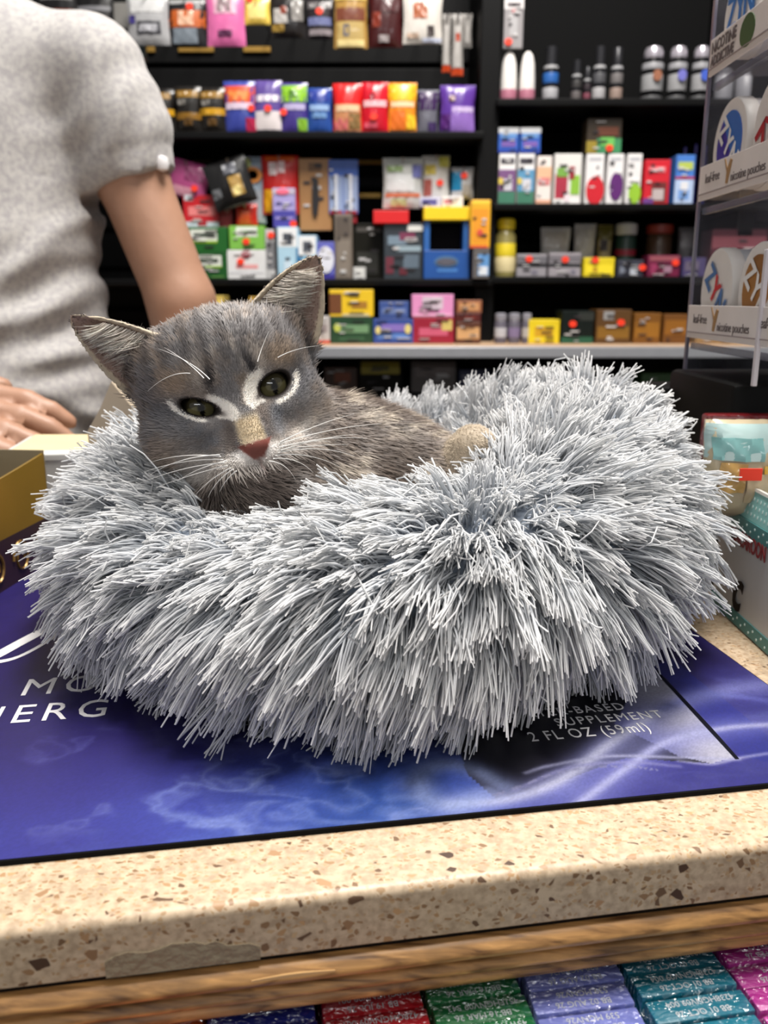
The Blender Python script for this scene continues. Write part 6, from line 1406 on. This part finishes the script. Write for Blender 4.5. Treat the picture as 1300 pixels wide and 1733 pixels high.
def tin(ri, yc, depth, label, face, letters=None, rot=0.0, group='round tins in the clear rack'):
    z = ZC + rows[ri] + 0.0032 + CR; x = RX0 + 0.004 + depth*(CTK + 0.0006)
    o = thing('nicotine_tin', label, 'tin', (x + CTK/2, yc, z - CR), group)
    M = Matrix.Translation((x, yc, z)) @ Matrix.Rotation(math.pi/2, 4, 'Y')
    lid = MB().lathe([(CR*0.97, 0), (CR, 0.0012), (CR, 0.0085), (CR*0.985, 0.009)], (0, 0, 0), 40, M).obj('lid', TIN, o, smooth=True)
    MB().lathe([(CR*0.955, 0.0092), (CR*0.965, 0.0098), (CR*0.965, CTK - 0.001), (CR*0.94, CTK)], (0, 0, 0), 40, M).obj('base', face.get('side', mat((214, 212, 214), 0.4)), o, smooth=True)
    if depth == 0:
        if face.get('disc'):
            for q, (col, r, lo_, hi_) in enumerate(face['disc']):
                P = [(x - 0.0004 - 0.0002*q, yc - r*CR*math.cos(t), z + r*CR*math.sin(t)) for t in np.linspace(lo_, hi_, 28)]
                MB().prism(P, (0.0004, 0, 0)).obj('printed_disc', mat(col, 0.4), lid)
        for i, (chs, dx, col) in enumerate(letters or ()):
            Mt = can_face(x - 0.0010, yc, z) @ Matrix.Rotation(rot, 4, 'Z') @ Matrix.Translation((dx*CR, 0, 0))
            text_mesh('lettering', chs, CR*face.get('size', 0.92), Mt, mat(col, 0.4), lid, 0.0001, 'CENTER', 1, 0, 0.85, 0.0006)
    return o
TP = 2*math.pi
BL = (44, 116, 190); RD = (176, 18, 32)
ys = (0.573, 0.510, 0.447)
def zyn(c, c2=None): return [('Z', -0.48, c), ('Y', 0.0, c2 or c), ('N', 0.5, c)]
tin(2, ys[0], 0, 'white tin with large upright blue letters on the top rack shelf', dict(size=1.0), zyn(BL), 0.0)
tin(2, ys[1], 0, 'white tin with orange and yellow print on the top rack shelf', dict(disc=[((232, 110, 50), 0.55, 0.9, 2.6), ((240, 196, 90), 0.5, -0.4, 0.6)]), [('Y', 0.1, (240, 196, 90))], -0.6)
tin(1, ys[0], 0, 'tin with a blue and violet disc and white letters', dict(disc=[((60, 44, 160), 0.72, 0, TP), ((36, 110, 196), 0.72, -0.9, 2.2)], size=0.72), zyn((240, 238, 236)), -0.75)
tin(1, ys[1], 0, 'white tin with slanting red letters', dict(size=0.95), zyn(RD), 0.62)
tin(0, ys[0], 0, 'white tin with slanting blue and red letters on the lowest rack shelf', dict(size=0.82, side=mat((206, 210, 216), 0.4)), zyn((66, 116, 176), (206, 24, 40)), -0.72)
tin(0, ys[1], 0, 'tin with a brown disc and white letters', dict(disc=[((172, 116, 50), 0.74, 0, TP), ((146, 94, 34), 0.74, 0.2, 2.2)], size=0.78), zyn((240, 238, 236)), -0.7)
for ri, rn in enumerate(('lowest', 'middle', 'top')):
    tin(ri, ys[0], 1, f'grey-sided tin stacked behind the first tin on the {rn} rack shelf', dict(side=mat((150, 152, 160) if ri == 0 else (70, 56, 150) if ri == 1 else (150, 170, 200), 0.4)))
    tin(ri, ys[1], 1, f'plain tin stacked behind the second tin on the {rn} rack shelf', dict(side=mat((160, 130, 90) if ri == 0 else (190, 60, 60) if ri == 1 else (220, 150, 90), 0.4)))
